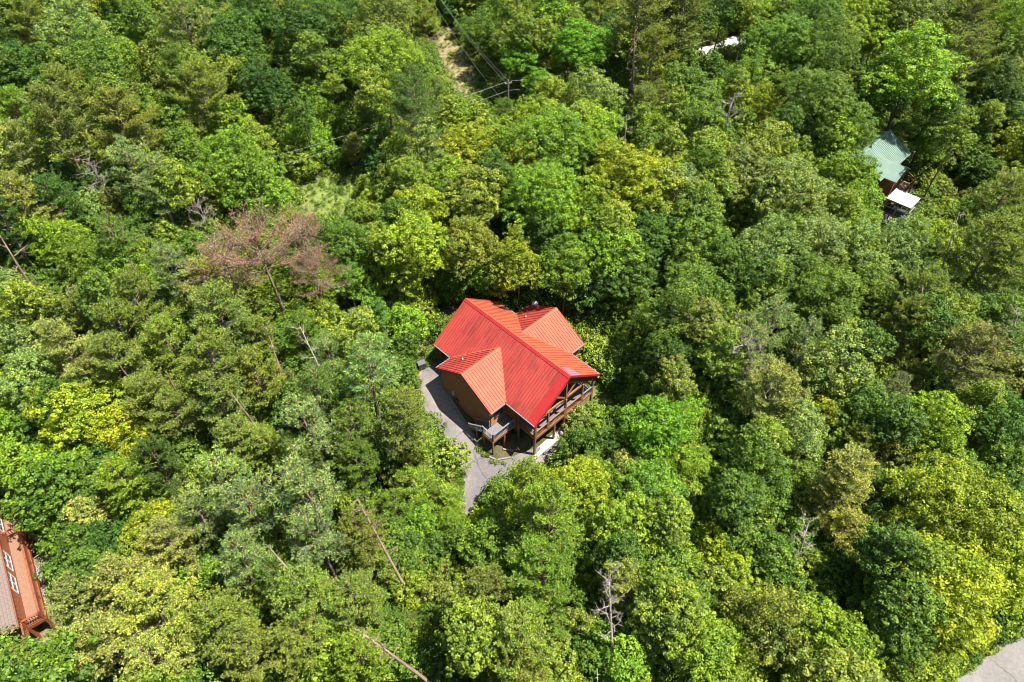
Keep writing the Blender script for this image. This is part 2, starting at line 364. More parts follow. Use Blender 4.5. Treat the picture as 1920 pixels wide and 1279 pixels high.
def dead_mesh(h, R_, seed, m, r0=.2, nl=14, sub=4, up=.3, z0=.45, curve=.12):
    g = np.random.default_rng(seed); b = MB()
    ln = g.normal(scale=.3, size=2); f = lambda z: np.array([ln[0] * (z / h) ** 2, ln[1] * (z / h) ** 2, z])
    b.tube([f(0) - np.array([0, 0, .5])] + [f(h * t) for t in (.25, .5, .75, 1)], [r0 * 1.2, r0, r0 * .75, r0 * .5, r0 * .12], 7)
    tr = b.mesh('trunk', m, True); b = MB()
    def br(p, d, l, r, lev):
        pts = [p]; rs = [r]; n = 4
        for i in range(n):
            d = nrm(d + g.normal(scale=.16, size=3) + np.array([0, 0, curve])); pts.append(pts[-1] + d * l / n); rs.append(r * (1 - .8 * (i + 1) / n))
        b.tube(pts, rs, 4 if lev == 0 else 3)
        if lev < 2:
            for i in range(sub):
                k = g.integers(1, n); s = nrm(d + g.normal(scale=.75, size=3)); br(pts[k], s, l * g.uniform(.3, .55), r * .5, lev + 1)
    for i in range(nl):
        t = z0 + (1 - z0) * (i + .5) / nl; az = i * 2.4 + g.uniform(-.5, .5)
        br(f(h * t), np.array([math.cos(az), math.sin(az), up]), R_ * g.uniform(.5, 1.1) * (1 - .4 * t), r0 * .3, 0)
    return tr, b.mesh('branch', m, True)

# variants: kind -> list of (R, zc, trunk mesh, crown mesh)
VAR = {'Bs': [], 'Bm': [], 'Bl': [], 'Cm': [], 'Cl': [], 'Pm': [], 'Pl': [], 'Lm': [], 'Ll': []}
for i in range(5):
    VAR['Bs'].append((2.0, 4.9, trunk_broad(4.9, 2.1, 2.0, i, .10), crown_broad(2.0, 4.9, 2.3, .36, .18, 40, 10 + i)))
for i in range(6):
    VAR['Bm'].append((3.1, 8.6, trunk_broad(8.6, 3.5, 3.1, 20 + i, .16), crown_broad(3.1, 8.6, 3.7, .40 + .07 * (i % 3), .19, 46, 30 + i)))
for i in range(5):
    VAR['Bl'].append((4.6, 11.6, trunk_broad(11.6, 4.7, 4.6, 40 + i, .22), crown_broad(4.6, 11.6, 4.9, .46 + .07 * (i % 3), .205, 48, 50 + i)))
for i in range(3):
    VAR['Cm'].append((3.1, 8.2, trunk_broad(8.2, 3.3, 3.1, 60 + i, .16), crown_broad(3.1, 8.2, 3.3, .58, .20, 74, 70 + i, flat=.5)))
for i in range(3):
    VAR['Cl'].append((4.5, 11.0, trunk_broad(11, 4.4, 4.5, 80 + i, .22), crown_broad(4.5, 11.0, 4.4, .60, .21, 74, 90 + i, flat=.5)))
for i in range(5):
    t_, c_ = pine(3.0, 14.0 + i % 2, 7.6, 100 + i, 'spray'); VAR['Pm'].append((2.9, 11.0, t_, c_))
for i in range(4):
    t_, c_ = pine(4.2, 16.0, 8.0, 120 + i, 'spray', dens=1.3); VAR['Pl'].append((4.0, 12.0, t_, c_))
for i in range(3):
    t_, c_ = pine(2.7, 14.0, 7.8, 140 + i, 'tuft'); VAR['Lm'].append((2.6, 11.0, t_, c_))
for i in range(3):
    t_, c_ = pine(3.8, 16.0, 8.4, 160 + i, 'tuft', dens=1.25); VAR['Ll'].append((3.6, 12.2, t_, c_))

COL = {'dk': ((.046, .110, .018), 'dark green'), 'md': ((.078, .158, .020), 'mid green'), 'br': ((.120, .225, .020), 'bright green'),
       'yl': ((.160, .248, .018), 'yellow green'), 'ol': ((.122, .186, .032), 'olive'), 'gy': ((.135, .212, .056), 'pale green'),
       'bl': ((.130, .222, .070), 'bluish green'), 'sa': ((.082, .212, .014), 'vivid green'), 'or': ((.175, .225, .022), 'orange tinged'),
       'op': ((.195, .252, .062), 'pale olive')}

TREES = '''832 940 34 L br|850 985 36 P br|1330 112 24 B ol|1352 74 22 P ol|1372 96 16 B md
60 55 50 P ol|150 70 62 B gy|350 50 62 L gy|265 65 35 B md|430 90 55 B dk|185 130 60 B md|240 112 32 B yl|320 105 50 B ol|583 45 60 B dk|545 100 35 B md|480 30 50 B dk|500 170 45 B dk
490 195 55 P ol|380 190 65 P ol|350 150 50 P md|140 190 60 P ol|60 140 50 B dk|20 100 45 B dk|110 250 75 P ol|230 250 70 P ol|290 275 45 P ol|30 220 45 P br|30 290 50 P op|440 240 45 B br|540 250 45 B md|590 270 50 B br|620 240 40 B br
250 310 45 L bl|290 355 48 L bl|400 285 35 B gy|450 320 70 B br|495 365 55 B br|130 345 40 B dk|100 375 45 P dk|50 390 55 P op|180 400 40 B gy|330 300 50 B md|20 440 50 P dk|15 340 45 P op
655 20 45 B dk|725 50 60 B ol|720 125 65 B br|795 35 45 P ol|808 125 35 B md|672 165 40 B dk|770 222 65 L md|762 175 45 P md|818 178 36 P ol|690 232 38 P md|873 235 52 B br|845 5 36 B dk|875 52 28 B md|960 20 50 B md|975 60 40 B ol|1035 28 45 B br|912 65 45 B md|975 108 60 C sa|1010 160 34 C sa|1093 90 50 C sa|1145 75 35 B dk|1190 50 65 P ol|1080 12 40 P ol|1130 15 45 P ol
1255 35 55 P ol|1225 115 50 P ol|957 232 58 P md|1013 235 50 B br|1107 195 58 B gy|1130 150 30 B md|1190 205 40 P ol|1240 200 35 P ol|800 300 50 B gy|867 300 50 B yl|940 285 50 B br|973 335 48 B or|1040 290 72 B br|1107 255 58 B br|1223 265 45 B br|1190 345 68 C yl|1263 365 60 B gy|1017 375 70 B br|890 375 60 B ol|790 400 52 B yl|695 390 42 B yl|660 290 36 P ol|707 312 42 B dk|1095 405 50 B br|750 345 40 B md|830 350 45 B br
1282 45 60 P ol|1417 40 52 B br|1357 20 46 B dk|1318 132 32 P br|1282 175 50 B md|1400 145 45 B md|1470 90 60 B md|1523 45 50 B md|1540 115 60 B md|1610 45 50 B yl|1622 90 30 B yl|1700 35 60 B ol|1806 50 60 P ol|1895 50 50 B br|1704 145 85 C br|1824 130 60 P ol|1860 175 50 B dk|1900 180 40 B ol|1842 220 52 B dk|1875 255 48 B dk|1738 284 30 B br|1435 212 35 B yl|1311 240 50 B md|1516 195 62 B md|1562 240 60 B md|1438 290 55 B ol|1389 330 55 B gy|1311 347 60 B md|1480 372 68 B gy|1558 300 50 B br|1590 347 50 B br|1612 400 48 B br|1722 385 20 B bl|1718 352 26 B ol
1813 362 42 P dk|1895 300 55 B yl|1885 375 50 P ol|1764 410 36 B ol|1712 425 34 B br|1650 180 40 B dk|1760 230 45 B md|1800 290 36 B dk|1605 175 44 B md
110 466 48 B br|167 500 50 B md|217 460 50 L md|333 510 45 L bl|110 540 40 B md|233 536 50 B br|20 570 50 B gy|83 605 50 B ol|187 583 45 P ol|267 586 55 P ol|383 549 48 P op|417 610 65 P ol|233 633 60 P ol|333 643 50 P ol|60 653 50 B gy|150 665 55 P op|67 713 58 B gy|233 690 55 P ol|317 680 32 B br|417 693 65 P ol|467 640 42 P ol|570 640 45 P md|483 715 52 P ol|300 743 52 P ol|200 715 42 P op|150 776 62 C yl|235 795 55 C yl|33 760 50 B br|20 815 45 B br|333 780 50 P ol|417 750 55 P ol|433 812 50 P ol|583 812 60 L bl|600 740 50 L md|620 682 45 L bl|500 828 40 P ol|617 466 40 B dk|610 545 42 C br|650 440 40 B md
673 470 48 B md|783 460 62 B yl|757 500 45 B yl|873 466 52 B ol|907 524 40 B br|973 503 45 B yl|990 450 40 B ol|1063 508 52 B md|1140 478 55 B br|660 530 42 C br|723 550 48 C br|800 588 36 B dk|757 613 45 B br|680 622 55 L bl|690 697 65 L bl|757 655 38 B dk|745 705 30 B md|735 790 72 P ol|806 815 46 P ol|660 812 50 L md|1073 562 36 B md|1160 576 50 B md|1125 622 38 B bl|1190 633 50 B md|1257 600 60 B md|1223 460 50 B dk|1257 476 45 B gy|1160 676 40 B gy|1205 725 45 B br|1257 676 50 B dk|1088 790 44 B gy|1110 815 45 B br|1235 795 82 C sa|850 520 44 B md|1180 530 45 B md|700 600 34 B md
1307 466 60 B md|1430 476 65 B gy|1513 470 60 B gy|1313 560 60 B md|1423 533 55 B dk|1597 470 50 B gy|1680 470 50 B gy|1757 455 40 C yl|1547 560 68 C md|1613 516 45 B gy|1447 613 45 L bl|1497 635 38 L bl|1640 586 45 B md|1713 560 60 P ol|1847 476 72 P ol|1880 530 60 P ol|1830 590 48 B md|1697 626 50 P ol|1813 668 72 P op|1580 693 62 B gy|1667 728 36 L bl|1713 716 34 P ol|1397 673 68 P op|1440 730 60 P op|1307 653 48 B md|1300 712 40 B dk|1480 812 58 B gy|1535 795 45 B yl|1630 786 55 B md|1740 805 60 B yl|1813 776 48 B br|1887 709 45 B ol|1880 790 58 B dk|1597 836 38 P ol|1830 838 38 B ol|1380 810 40 B dk
43 872 55 B br|83 919 58 B md|133 885 48 B br|167 962 42 B op|115 1000 48 B md|217 1019 42 B dk|250 902 50 P br|213 862 42 B dk|300 879 50 P dk|283 992 52 C or|327 1024 52 P op|250 942 45 B br|417 912 60 L bl|467 938 60 L bl|383 965 50 L bl|583 912 72 L bl|567 868 48 L md|600 1015 58 L bl|450 1055 58 L bl|505 1085 48 L md|233 1105 70 P op|160 1128 55 P op|300 1155 78 P op|200 1205 72 P op|317 1238 70 P op|33 1250 46 C gy|105 1258 45 B br|417 1168 68 P ol|450 1238 68 P ol|333 1088 40 B br|583 1135 68 P ol|550 1205 60 P ol|617 1240 60 B br
667 882 45 P md|773 880 55 P ol|757 925 58 L br|832 930 36 L br|733 965 50 L br|673 1002 50 P ol|700 1072 66 P ol|673 1138 60 P ol|745 1055 30 B md|832 1090 42 L br|757 1190 46 L md|673 1238 55 P br|1000 930 78 P br|1023 990 68 P br|912 985 46 B yl|925 1022 48 B md|1078 922 55 B yl|1123 909 50 B md|1173 892 40 B op|1223 922 62 C br|1173 990 60 B yl|1023 1095 84 P br|940 1122 65 P ol|957 1188 74 P ol|957 1250 60 P ol|1173 1088 52 P op|1240 1170 68 B gy|1173 1238 60 B br|1090 1222 40 B dk|1257 1069 55 B md|1257 1002 50 B md|1110 1050 40 B md|850 1230 50 B dk|870 1160 40 L br
1300 885 48 C br|1413 885 62 B md|1363 919 50 B md|1447 938 50 B md|1580 888 60 P op|1557 940 48 P op|1573 990 44 P op|1337 1025 40 B yl|1380 1085 50 B yl|1447 1069 58 B md|1347 1104 48 B ol|1563 1070 50 B md|1630 995 45 B md|1680 935 50 B yl|1763 879 52 B br|1897 879 45 B md|1797 972 100 B yl|1713 1004 60 B yl|1860 1040 80 B yl|1680 1102 68 B yl|1780 1105 95 B yl|1885 1120 55 B yl|1730 1190 70 B yl|1797 1175 60 B yl|1313 1205 72 B br|1447 1188 78 B ol|1547 1205 78 B br|1497 1252 58 B br|1300 1129 48 B md|1363 1255 58 B br|1480 1119 45 B md|1647 1235 34 B dk|1380 990 45 B md|1500 1010 45 B md|1620 1050 38 B dk|1600 1150 45 B md'''

# ------------------------------------------------------------------ terrain sheet
POLY = {  # photo pixel outlines of open ground, turned into world outlines
 'grass': [[(540, 375), (555, 345), (620, 322), (672, 312), (705, 325), (700, 350), (650, 400), (600, 430), (560, 435)], [(1118, 712), (1145, 705), (1165, 770), (1130, 800), (1112, 760)],
           [(640, 262), (690, 240), (700, 262), (650, 272)], [(1760, 365), (1785, 355), (1790, 395), (1765, 400)], [(795, 660), (830, 655), (835, 700), (800, 720)]],
 'soil': [[(815, 55), (850, 50), (900, 140), (920, 210), (865, 205), (830, 150), (812, 100)], [(775, 640), (830, 650), (800, 770), (765, 760)], [(770, 990), (870, 950), (870, 1010), (815, 1050), (770, 1050)],
          [(45, 985), (75, 1040), (125, 1080), (120, 1210), (60, 1235), (0, 1000)], [(1770, 340), (1800, 345), (1800, 385), (1775, 380)], [(1640, 0), (1680, -10), (1670, 20), (1640, 20)],
          [(1780, 1260), (1840, 1220), (1830, 1240), (1770, 1290)]],
 'clay': [[(75, 490), (115, 475), (120, 500), (80, 508)], [(780, 1100), (840, 1110), (870, 1190), (800, 1210)]]}
POLYW = {k: [np.array([atg(*p)[:2] for p in q]) for q in v] for k, v in POLY.items()}
def sdist(px, py, poly):
    """signed distance (negative inside), vectorised"""
    x = np.asarray(px, float); y = np.asarray(py, float); d = np.full(x.shape, 1e9); ins = np.zeros(x.shape, bool)
    n = len(poly)
    for i in range(n):
        a, b = poly[i], poly[(i + 1) % n]; e = b - a; t = np.clip(((x - a[0]) * e[0] + (y - a[1]) * e[1]) / (e @ e), 0, 1)
        d = np.minimum(d, np.hypot(x - a[0] - t * e[0], y - a[1] - t * e[1]))
        c = (a[1] > y) != (b[1] > y)
        with np.errstate(divide='ignore', invalid='ignore'):
            ins ^= c & (x < (b[0] - a[0]) * (y - a[1]) / (b[1] - a[1] + 1e-12) + a[0])
    return np.where(ins, -d, d)
def terrain():
    xs = np.concatenate([np.linspace(-900, -130, 12)[:-1], np.arange(-130, 131, 1.0), np.linspace(130, 900, 12)[1:]])
    ys = np.concatenate([np.linspace(-500, -10, 8)[:-1], np.arange(-10, 201, 1.0), np.linspace(200, 1500, 14)[1:]])
    X, Y = np.meshgrid(xs, ys); Z = ground(X, Y); nx, ny = len(xs), len(ys)
    V = np.stack([X, Y, Z], -1).reshape(-1, 3)
    i = np.arange(nx * ny).reshape(ny, nx); F = np.stack([i[:-1, :-1], i[:-1, 1:], i[1:, 1:], i[1:, :-1]], -1).reshape(-1, 4)
    me = bpy.data.meshes.new('ground'); n = len(F)
    me.vertices.add(len(V)); me.vertices.foreach_set('co', V.reshape(-1).astype(np.float32))
    me.loops.add(4 * n); me.loops.foreach_set('vertex_index', F.reshape(-1).astype(np.int32))
    me.polygons.add(n); me.polygons.foreach_set('loop_start', np.arange(n, dtype=np.int32) * 4)
    me.update(calc_edges=True); me.polygons.foreach_set('use_smooth', [True] * n)
    for k, ps in POLYW.items():
        v = np.zeros(X.shape)
        for p in ps: v = np.maximum(v, np.clip(.5 - sdist(X, Y, p) / 3.0 + .35 * np.sin(X * 1.3 + Y * .9) * np.cos(Y * 1.1 - X * .6), 0, 1))
        a = me.attributes.new(k, 'FLOAT', 'POINT'); a.data.foreach_set('value', v.reshape(-1).astype(np.float32))
    me.materials.append(M['ground'])
    return tag(link('ground', me), 'forest floor of leaf litter with grassy and sandy clearings', kind='structure')
terrain()

def sheet(name, poly, m, dz, kind='structure', label=None):
    """a paved sheet draped over the ground with a real edge"""
    bm = bmesh.new(); vs = [bm.verts.new((p[0], p[1], 0)) for p in poly]; bm.faces.new(vs)
    bmesh.ops.subdivide_edges(bm, edges=bm.edges[:], cuts=3)
    bmesh.ops.triangulate(bm, faces=bm.faces[:], quad_method='BEAUTY', ngon_method='BEAUTY')
    for _ in range(3):
        e = [x for x in bm.edges if x.calc_length() > 1.2]
        if e:
            bmesh.ops.subdivide_edges(bm, edges=e, cuts=1); bmesh.ops.triangulate(bm, faces=bm.faces[:])
    for v in bm.verts: v.co.z = float(ground(v.co.x, v.co.y)) + dz
    be = [x for x in bm.edges if x.is_boundary]
    r = bmesh.ops.extrude_edge_only(bm, edges=be)
    for g in r['geom']:
        if isinstance(g, bmesh.types.BMVert): g.co.z -= dz + .15
    bmesh.ops.recalc_face_normals(bm, faces=bm.faces)
    me = bpy.data.meshes.new(name); bm.to_mesh(me); bm.free(); me.materials.append(m)
    o = link(name, me); tag(o, label, kind=kind); return o
def smooth_poly(pts, n=3):
    P = [np.array(p, float) for p in pts]
    for _ in range(n - 1):
        Q = []
        for i in range(len(P)):
            a, b = P[i], P[(i + 1) % len(P)]; Q += [a * .75 + b * .25, a * .25 + b * .75]
        P = Q
    return P
drive = [(812, 668), (838, 690), (840, 735), (862, 772), (893, 822), (905, 850), (925, 862), (950, 862), (985, 846), (1045, 830), (1075, 850), (1030, 875), (975, 885), (945, 915), (918, 930), (892, 975), (872, 985), (862, 965), (862, 935),
         (862, 900), (850, 860), (810, 805), (785, 765), (780, 730), (790, 700), (800, 680)]
sheet('driveway', [atg(*p)[:2] for p in smooth_poly(drive, 2)], M['asphalt'], .05, label='grey asphalt driveway curving round the red-roofed cabin')
r1, r2, r3, r4 = at(1740, 1330, -4), at(1850, 1225, -4), at(2200, 1010, -4), at(2300, 1200, -4)
rd = [at(1745, 1300, -3.5), at(1790, 1262, -3.5), at(1852, 1222, -3.5), at(1920, 1182, -3.5), at(2060, 1120, -3.5), at(2160, 1230, -3.5), at(1960, 1330, -3.5), at(1850, 1420, -3.5), at(1690, 1400, -3.5)]
sheet('road', [p[:2] for p in rd], M['road'], .06, label='sunlit grey asphalt road at the edge of the woods')
sheet('gravel_pad', [atg(*p)[:2] for p in smooth_poly([(1290, 104), (1318, 88), (1345, 84), (1365, 70), (1390, 66), (1405, 85), (1380, 92), (1362, 108), (1335, 104), (1315, 117)], 2)], M['gravel'], .06, label='white gravel pad showing among the trees')
sheet('gravel_drive', [atg(*p)[:2] for p in [(1850, -5), (1900, -12), (1925, 0), (1890, 14)]], M['gravel'], .06, label='second scrap of pale gravel by the upper trees')

# ------------------------------------------------------------------ the red-roofed cabin
CX, CY, YAW = .33, 47.32, -.8
cu = np.array([math.cos(YAW), math.sin(YAW)]); cv = np.array([cu[1], -cu[0]])
def HW(a, b): q = np.array([CX, CY]) + cu * a + cv * b; return q
house = empty('cabin', (CX, CY, 0), YAW)
tag(house, 'brown log cabin with the bright red ribbed metal roof', 'cabin')
def h(a, b, z): return (a, -b, z)
AL, W, HR, ZE = 7.5, 4.68, 3.52, 5.6
LWa, LWb, LWp, LWh = -4.78, 3.44, 1.98, 2.40
RWa, RWb, RWp, RWh = -4.70, 3.52, 2.03, 2.43
def mz(b): return ZE + HR * (1 - abs(b) / W)
T = (0, 0, -.14)
def wing(sgn, a1, a2, P, H):
    c = (a1 + a2) / 2; hw = (a2 - a1) / 2; ap = W * (1 - H / HR)
    f1 = [h(a1, sgn * (W + P), ZE), h(a1, sgn * W, ZE), h(c, sgn * ap, ZE + H), h(c, sgn * (W + P), ZE + H)]
    f2 = [h(a2, sgn * (W + P), ZE), h(a2, sgn * W, ZE), h(c, sgn * ap, ZE + H), h(c, sgn * (W + P), ZE + H)]
    return f1, f2, c, hw, ap
def cut(b0, a, c, hw, ap): return ap + (W - ap) * min(1, abs(a - c) / hw)
cL, hwL, apL = (LWa + LWb) / 2, (LWb - LWa) / 2, W * (1 - LWh / HR)
cR, hwR, apR = (RWa + RWb) / 2, (RWb - RWa) / 2, W * (1 - RWh / HR)
# main slopes as polygons with the wing valleys cut out
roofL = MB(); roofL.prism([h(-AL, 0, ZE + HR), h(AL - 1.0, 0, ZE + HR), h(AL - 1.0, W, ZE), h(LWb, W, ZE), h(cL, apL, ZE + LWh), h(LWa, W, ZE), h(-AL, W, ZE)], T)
ro = roofL.build('roof', M['roof_shade_dirty'], house); tag(ro, 'red metal roof slope streaked with dark stains')
rt = MB(); rt.prism([h(AL - 1.0, 0, ZE + HR + .002), h(AL, 0, ZE + HR + .002), h(AL, W, ZE + .002), h(AL - 1.0, W, ZE + .002)], T)
tag(rt.build('roof', M['roof_plain'], house), 'clean red end sheet of the stained roof slope')
roofR = MB(); roofR.prism([h(-AL, 0, ZE + HR), h(AL, 0, ZE + HR), h(AL, -W, ZE), h(RWb, -W, ZE), h(cR, -apR, ZE + RWh), h(RWa, -W, ZE), h(-AL, -W, ZE)], T)
ro2 = roofR.build('roof', M['roof'], house); tag(ro2, 'clean roof slope with sunlit orange mixed into its red')
wl1, wl2, *_ = wing(1, LWa, LWb, LWp, LWh); wr1, wr2, *_ = wing(-1, RWa, RWb, RWp, RWh)
wings = []
for k, (poly, m_) in enumerate(((wl1, 'roof_shade_dirty'), (wl2, 'roof'), (wr1, 'roof_shade_dirty'), (wr2, 'roof'))):
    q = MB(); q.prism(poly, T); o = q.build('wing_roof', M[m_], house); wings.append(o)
# ribs
def ribs(lines, m_, parent):
    q = MB()
    for p, e in lines: q.beam(np.array(p) + [0, 0, .012], np.array(e) + [0, 0, .012], .05, .065)
    o = q.build('roof_rib', M['rib_shade_red'] if m_.name.endswith('stained') else M['rib'], parent); tag(o, kind='stuff'); return o
SPC = .32
LL, RL = [], []
a = -AL + .2
while a < AL - .05:
    bl = cut(0, a, cL, hwL, apL) if LWa < a < LWb else W
    br_ = cut(0, a, cR, hwR, apR) if RWa < a < RWb else W
    if a < AL - 1.0: LL.append((h(a, .1, mz(.1)), h(a, bl, mz(bl))))
    RL.append((h(a, -.1, mz(.1)), h(a, -br_, mz(br_)))); a += SPC
ribs(LL, M['roof_shade_dirty'], ro); ribs(RL, M['roof'], ro2)
def wribs(sgn, c, hw, ap, P, H, side):
    out_ = []; b = ap + .25
    while b < W + P:
        t = 1.0 if b >= W else (b - ap) / (W - ap)
        out_.append((h(c + side * .08, sgn * b, ZE + H * (1 - .08 / hw)), h(c + side * hw * t, sgn * b, ZE + H * (1 - t)))); b += SPC
    return out_
ribs(wribs(1, cL, hwL, apL, LWp, LWh, -1), M['roof_shade_dirty'], wings[0]); ribs(wribs(1, cL, hwL, apL, LWp, LWh, 1), M['roof'], wings[1])
ribs(wribs(-1, cR, hwR, apR, RWp, RWh, -1), M['roof_shade_dirty'], wings[2]); ribs(wribs(-1, cR, hwR, apR, RWp, RWh, 1), M['roof'], wings[3])
# ridge caps, valleys, rake trims
def cap(p, e, w_, parent, m_, z=.05):
    q = MB(); q.beam(np.array(p) + [0, 0, z], np.array(e) + [0, 0, z], w_, .05); return q.build('ridge_cap', m_, parent)
for side, par, m_ in ((1, ro, 'roof_plain'), (-1, ro2, 'roof')):
    q = MB(); wv = .26
    q.prism([h(-AL - .02, 0, ZE + HR + .06), h(AL + .02, 0, ZE + HR + .06), h(AL + .02, side * wv, mz(wv) + .055), h(-AL - .02, side * wv, mz(wv) + .055)], (0, 0, -.04))
    q.build('ridge_cap', M[m_], par)
for sgn, c, hw, ap, P, H, o1, o2 in ((1, cL, hwL, apL, LWp, LWh, wings[0], wings[1]), (-1, cR, hwR, apR, RWp, RWh, wings[2], wings[3])):
    for s2, oo in ((-1, o1), (1, o2)):
        q = MB(); wv = .22
        q.prism([h(c, sgn * (ap - .1), ZE + H + .05), h(c, sgn * (W + P + .02), ZE + H + .05), h(c + s2 * wv, sgn * (W + P + .02), ZE + H * (1 - wv / hw) + .05), h(c + s2 * wv, sgn * (ap + .1), ZE + H * (1 - wv / hw) + .05)], (0, 0, -.04))
        q.build('ridge_cap', M['roof'], oo)
        v = MB(); v.beam(np.array(h(c, sgn * ap, ZE + H)) + [0, 0, .035], np.array(h(c + s2 * hw, sgn * W, ZE)) + [0, 0, .035], .24, .03, up=(0, 0, 1)); v.build('valley_flashing', M['roof'], oo)
q = MB(); q.prism([h(5.9, -.35, mz(.35) + .034), h(7.45, -.35, mz(.35) + .034), h(7.45, -1.9, mz(1.9) + .034), h(6.1, -1.3, mz(1.3) + .034)], (0, 0, -.02)); q.build('faded_sheet', M['roof_pink'], ro2)
# rake and eave trims (gutters)
tr = MB()
for sgn in (1, -1):
    for aa in (-AL, AL):
        tr.beam(h(aa, sgn * .02, ZE + HR - .06), h(aa, sgn * W, ZE - .06), .05, .22)
tr.each('rake_board', M['roof_plain'], house)
tr = MB()
for sgn, a1, a2, P, H, c in ((1, LWa, LWb, LWp, LWh, cL), (-1, RWa, RWb, RWp, RWh, cR)):
    for x in (a1, a2): tr.beam(h(c, sgn * (W + P + .02), ZE + H - .07), h(x, sgn * (W + P + .02), ZE - .07), .05, .2)
tr.each('rake_board', M['roof_plain'], house)
gt = MB()
for sgn, a1, a2 in ((1, LWa, LWb), (-1, RWa, RWb)):
    gt.beam(h(-AL, sgn * (W + .05), ZE - .08), h(a1, sgn * (W + .05), ZE - .08), .12, .12); gt.beam(h(a2, sgn * (W + .05), ZE - .08), h(AL, sgn * (W + .05), ZE - .08), .12, .12)
    P = LWp if sgn > 0 else RWp
    for x, o_ in ((a1, -.05), (a2, .05)): gt.beam(h(x + o_, sgn * W, ZE - .08), h(x + o_, sgn * (W + P), ZE - .08), .12, .12)
gt.each('gutter', M['gutter'], house)
for a_, b_, z_, par in ((-2.92, 4.6, 6.6, wings[0]), (-2.77, -4.3, 6.6, wings[2])):
    q = MB(); q.tube([h(a_, b_, z_ - .3), h(a_, b_, z_ + .35)], [.07, .07], 8); q.tube([h(a_, b_, z_ - .16), h(a_, b_, z_ + .02)], [.2, .08], 8)
    q.build('vent_pipe', M['grey'], par, True)
# log walls
def log_wall(parent, p0, p1, z0, z1, roofz=None, m_='log', name='log_wall', hgt=.21):
    """courses of logs from p0 to p1 (a,b); roofz(t)-> max z at fraction t gives a gable outline"""
    q = MB(); p0 = np.array(p0, float); p1 = np.array(p1, float); L_ = np.linalg.norm(p1 - p0); d = (p1 - p0) / L_; n = np.array([-d[1], d[0]])
    z = z0
    ztop = z1 if roofz is None else max(roofz(t) for t in np.linspace(0, 1, 41))
    while z < ztop - .02:
        zt = min(z + hgt, ztop)
        ts = np.linspace(0, 1, 81)
        if roofz is not None:
            okk = [t for t in ts if roofz(t) >= zt - .02]
            if not okk: break
            t0, t1 = okk[0], okk[-1]
        else: t0, t1 = 0, 1
        if t1 > t0:
            A = p0 + d * L_ * t0; B = p0 + d * L_ * t1
            prof = [(-.08, z), (.05, z), (.10, z + hgt * .3), (.10, zt - hgt * .3), (.05, zt - .004), (-.08, zt - .004)]
            pts = [(A[0] + n[0] * o_, -(A[1] + n[1] * o_), zz) for o_, zz in prof]
            q.prism(pts, ((B - A)[0], -(B - A)[1], 0))
        z += hgt
    return q.build(name, M[m_], parent)
WA, WB, FLz = 4.3, 4.1, 2.9
zl = lambda a1, a2, H: (lambda t: ZE - .16 + H * (1 - abs(2 * t - 1)))
log_wall(house, (WA, -WB), (WA, WB), FLz, ZE, lambda t: ZE - .16 + .2 + HR * (WB / W) * (1 - abs(2 * t - 1)))
log_wall(house, (-WA - .1, WB), (-WA - .1, -WB), FLz, ZE, lambda t: ZE - .16 + .2 + HR * (WB / W) * (1 - abs(2 * t - 1)))
log_wall(house, (WA, WB), (LWb - .44, WB), FLz, ZE - .1); log_wall(house, (-WA, WB), (-WA - .1, WB), FLz, ZE - .1)
log_wall(house, (RWb - .44, -WB), (WA, -WB), FLz, ZE - .1)
LB, RB = 6.35, 6.4
log_wall(house, (LWa + .48, LB)[::1], (LWb - .44, LB)[::1], .6, ZE, lambda t: ZE - .2 + .24 + (LWh - .25) * (1 - abs(2 * t - 1))).scale = (1, 1, 1)
log_wall(house, (LWb - .44, LB), (LWb - .44, WB), FLz - 2.4, ZE - .1); log_wall(house, (LWa + .48, WB), (LWa + .48, LB), .6, ZE - .1)
log_wall(house, (RWb - .44, -RB), (RWa + .48, -RB), .4, ZE, lambda t: ZE - .2 + .24 + (RWh - .25) * (1 - abs(2 * t - 1)))
log_wall(house, (RWb - .44, -WB), (RWb - .44, -RB), .2, ZE - .1); log_wall(house, (RWa + .48, -RB), (RWa + .48, -WB), .2, ZE - .1)
q = MB(); q.box(-WA + .1, WA - .15, -WB + .1, WB - .1, -1.0, ZE - .3); q.box(LWa + .65, LWb - .6, -LB + .14, -WB, -1.0, ZE - .3); q.box(RWa + .65, RWb - .6, WB, RB - .14, -1.0, ZE - .3)
q.build('foundation', M['foundation'], house)
# fixtures on the shaded wall
q = MB(); q.box(-2.55, -2.25, -LB - .28, -LB - .1, 3.2, 3.75); q.build('meter_box', M['grey'], house)
q = MB(); q.tube([h(-2.4, LB + .16, 3.2), h(-2.4, LB + .16, 1.6)], [.03, .03], 6); q.tube([h(-1.95, LB + .16, 3.0), h(-1.95, LB + .16, 1.6)], [.03, .03], 6); q.box(-2.1, -1.8, -LB - .24, -LB - .1, 2.7, 3.0); q.each('conduit', M['dark'], house)
q = MB(); q.tube([h(3.2, 6.5, 5.1), h(3.2, 6.62, 5.05)], [.09, .1], 8); q.build('flood_light', M['white'], house)
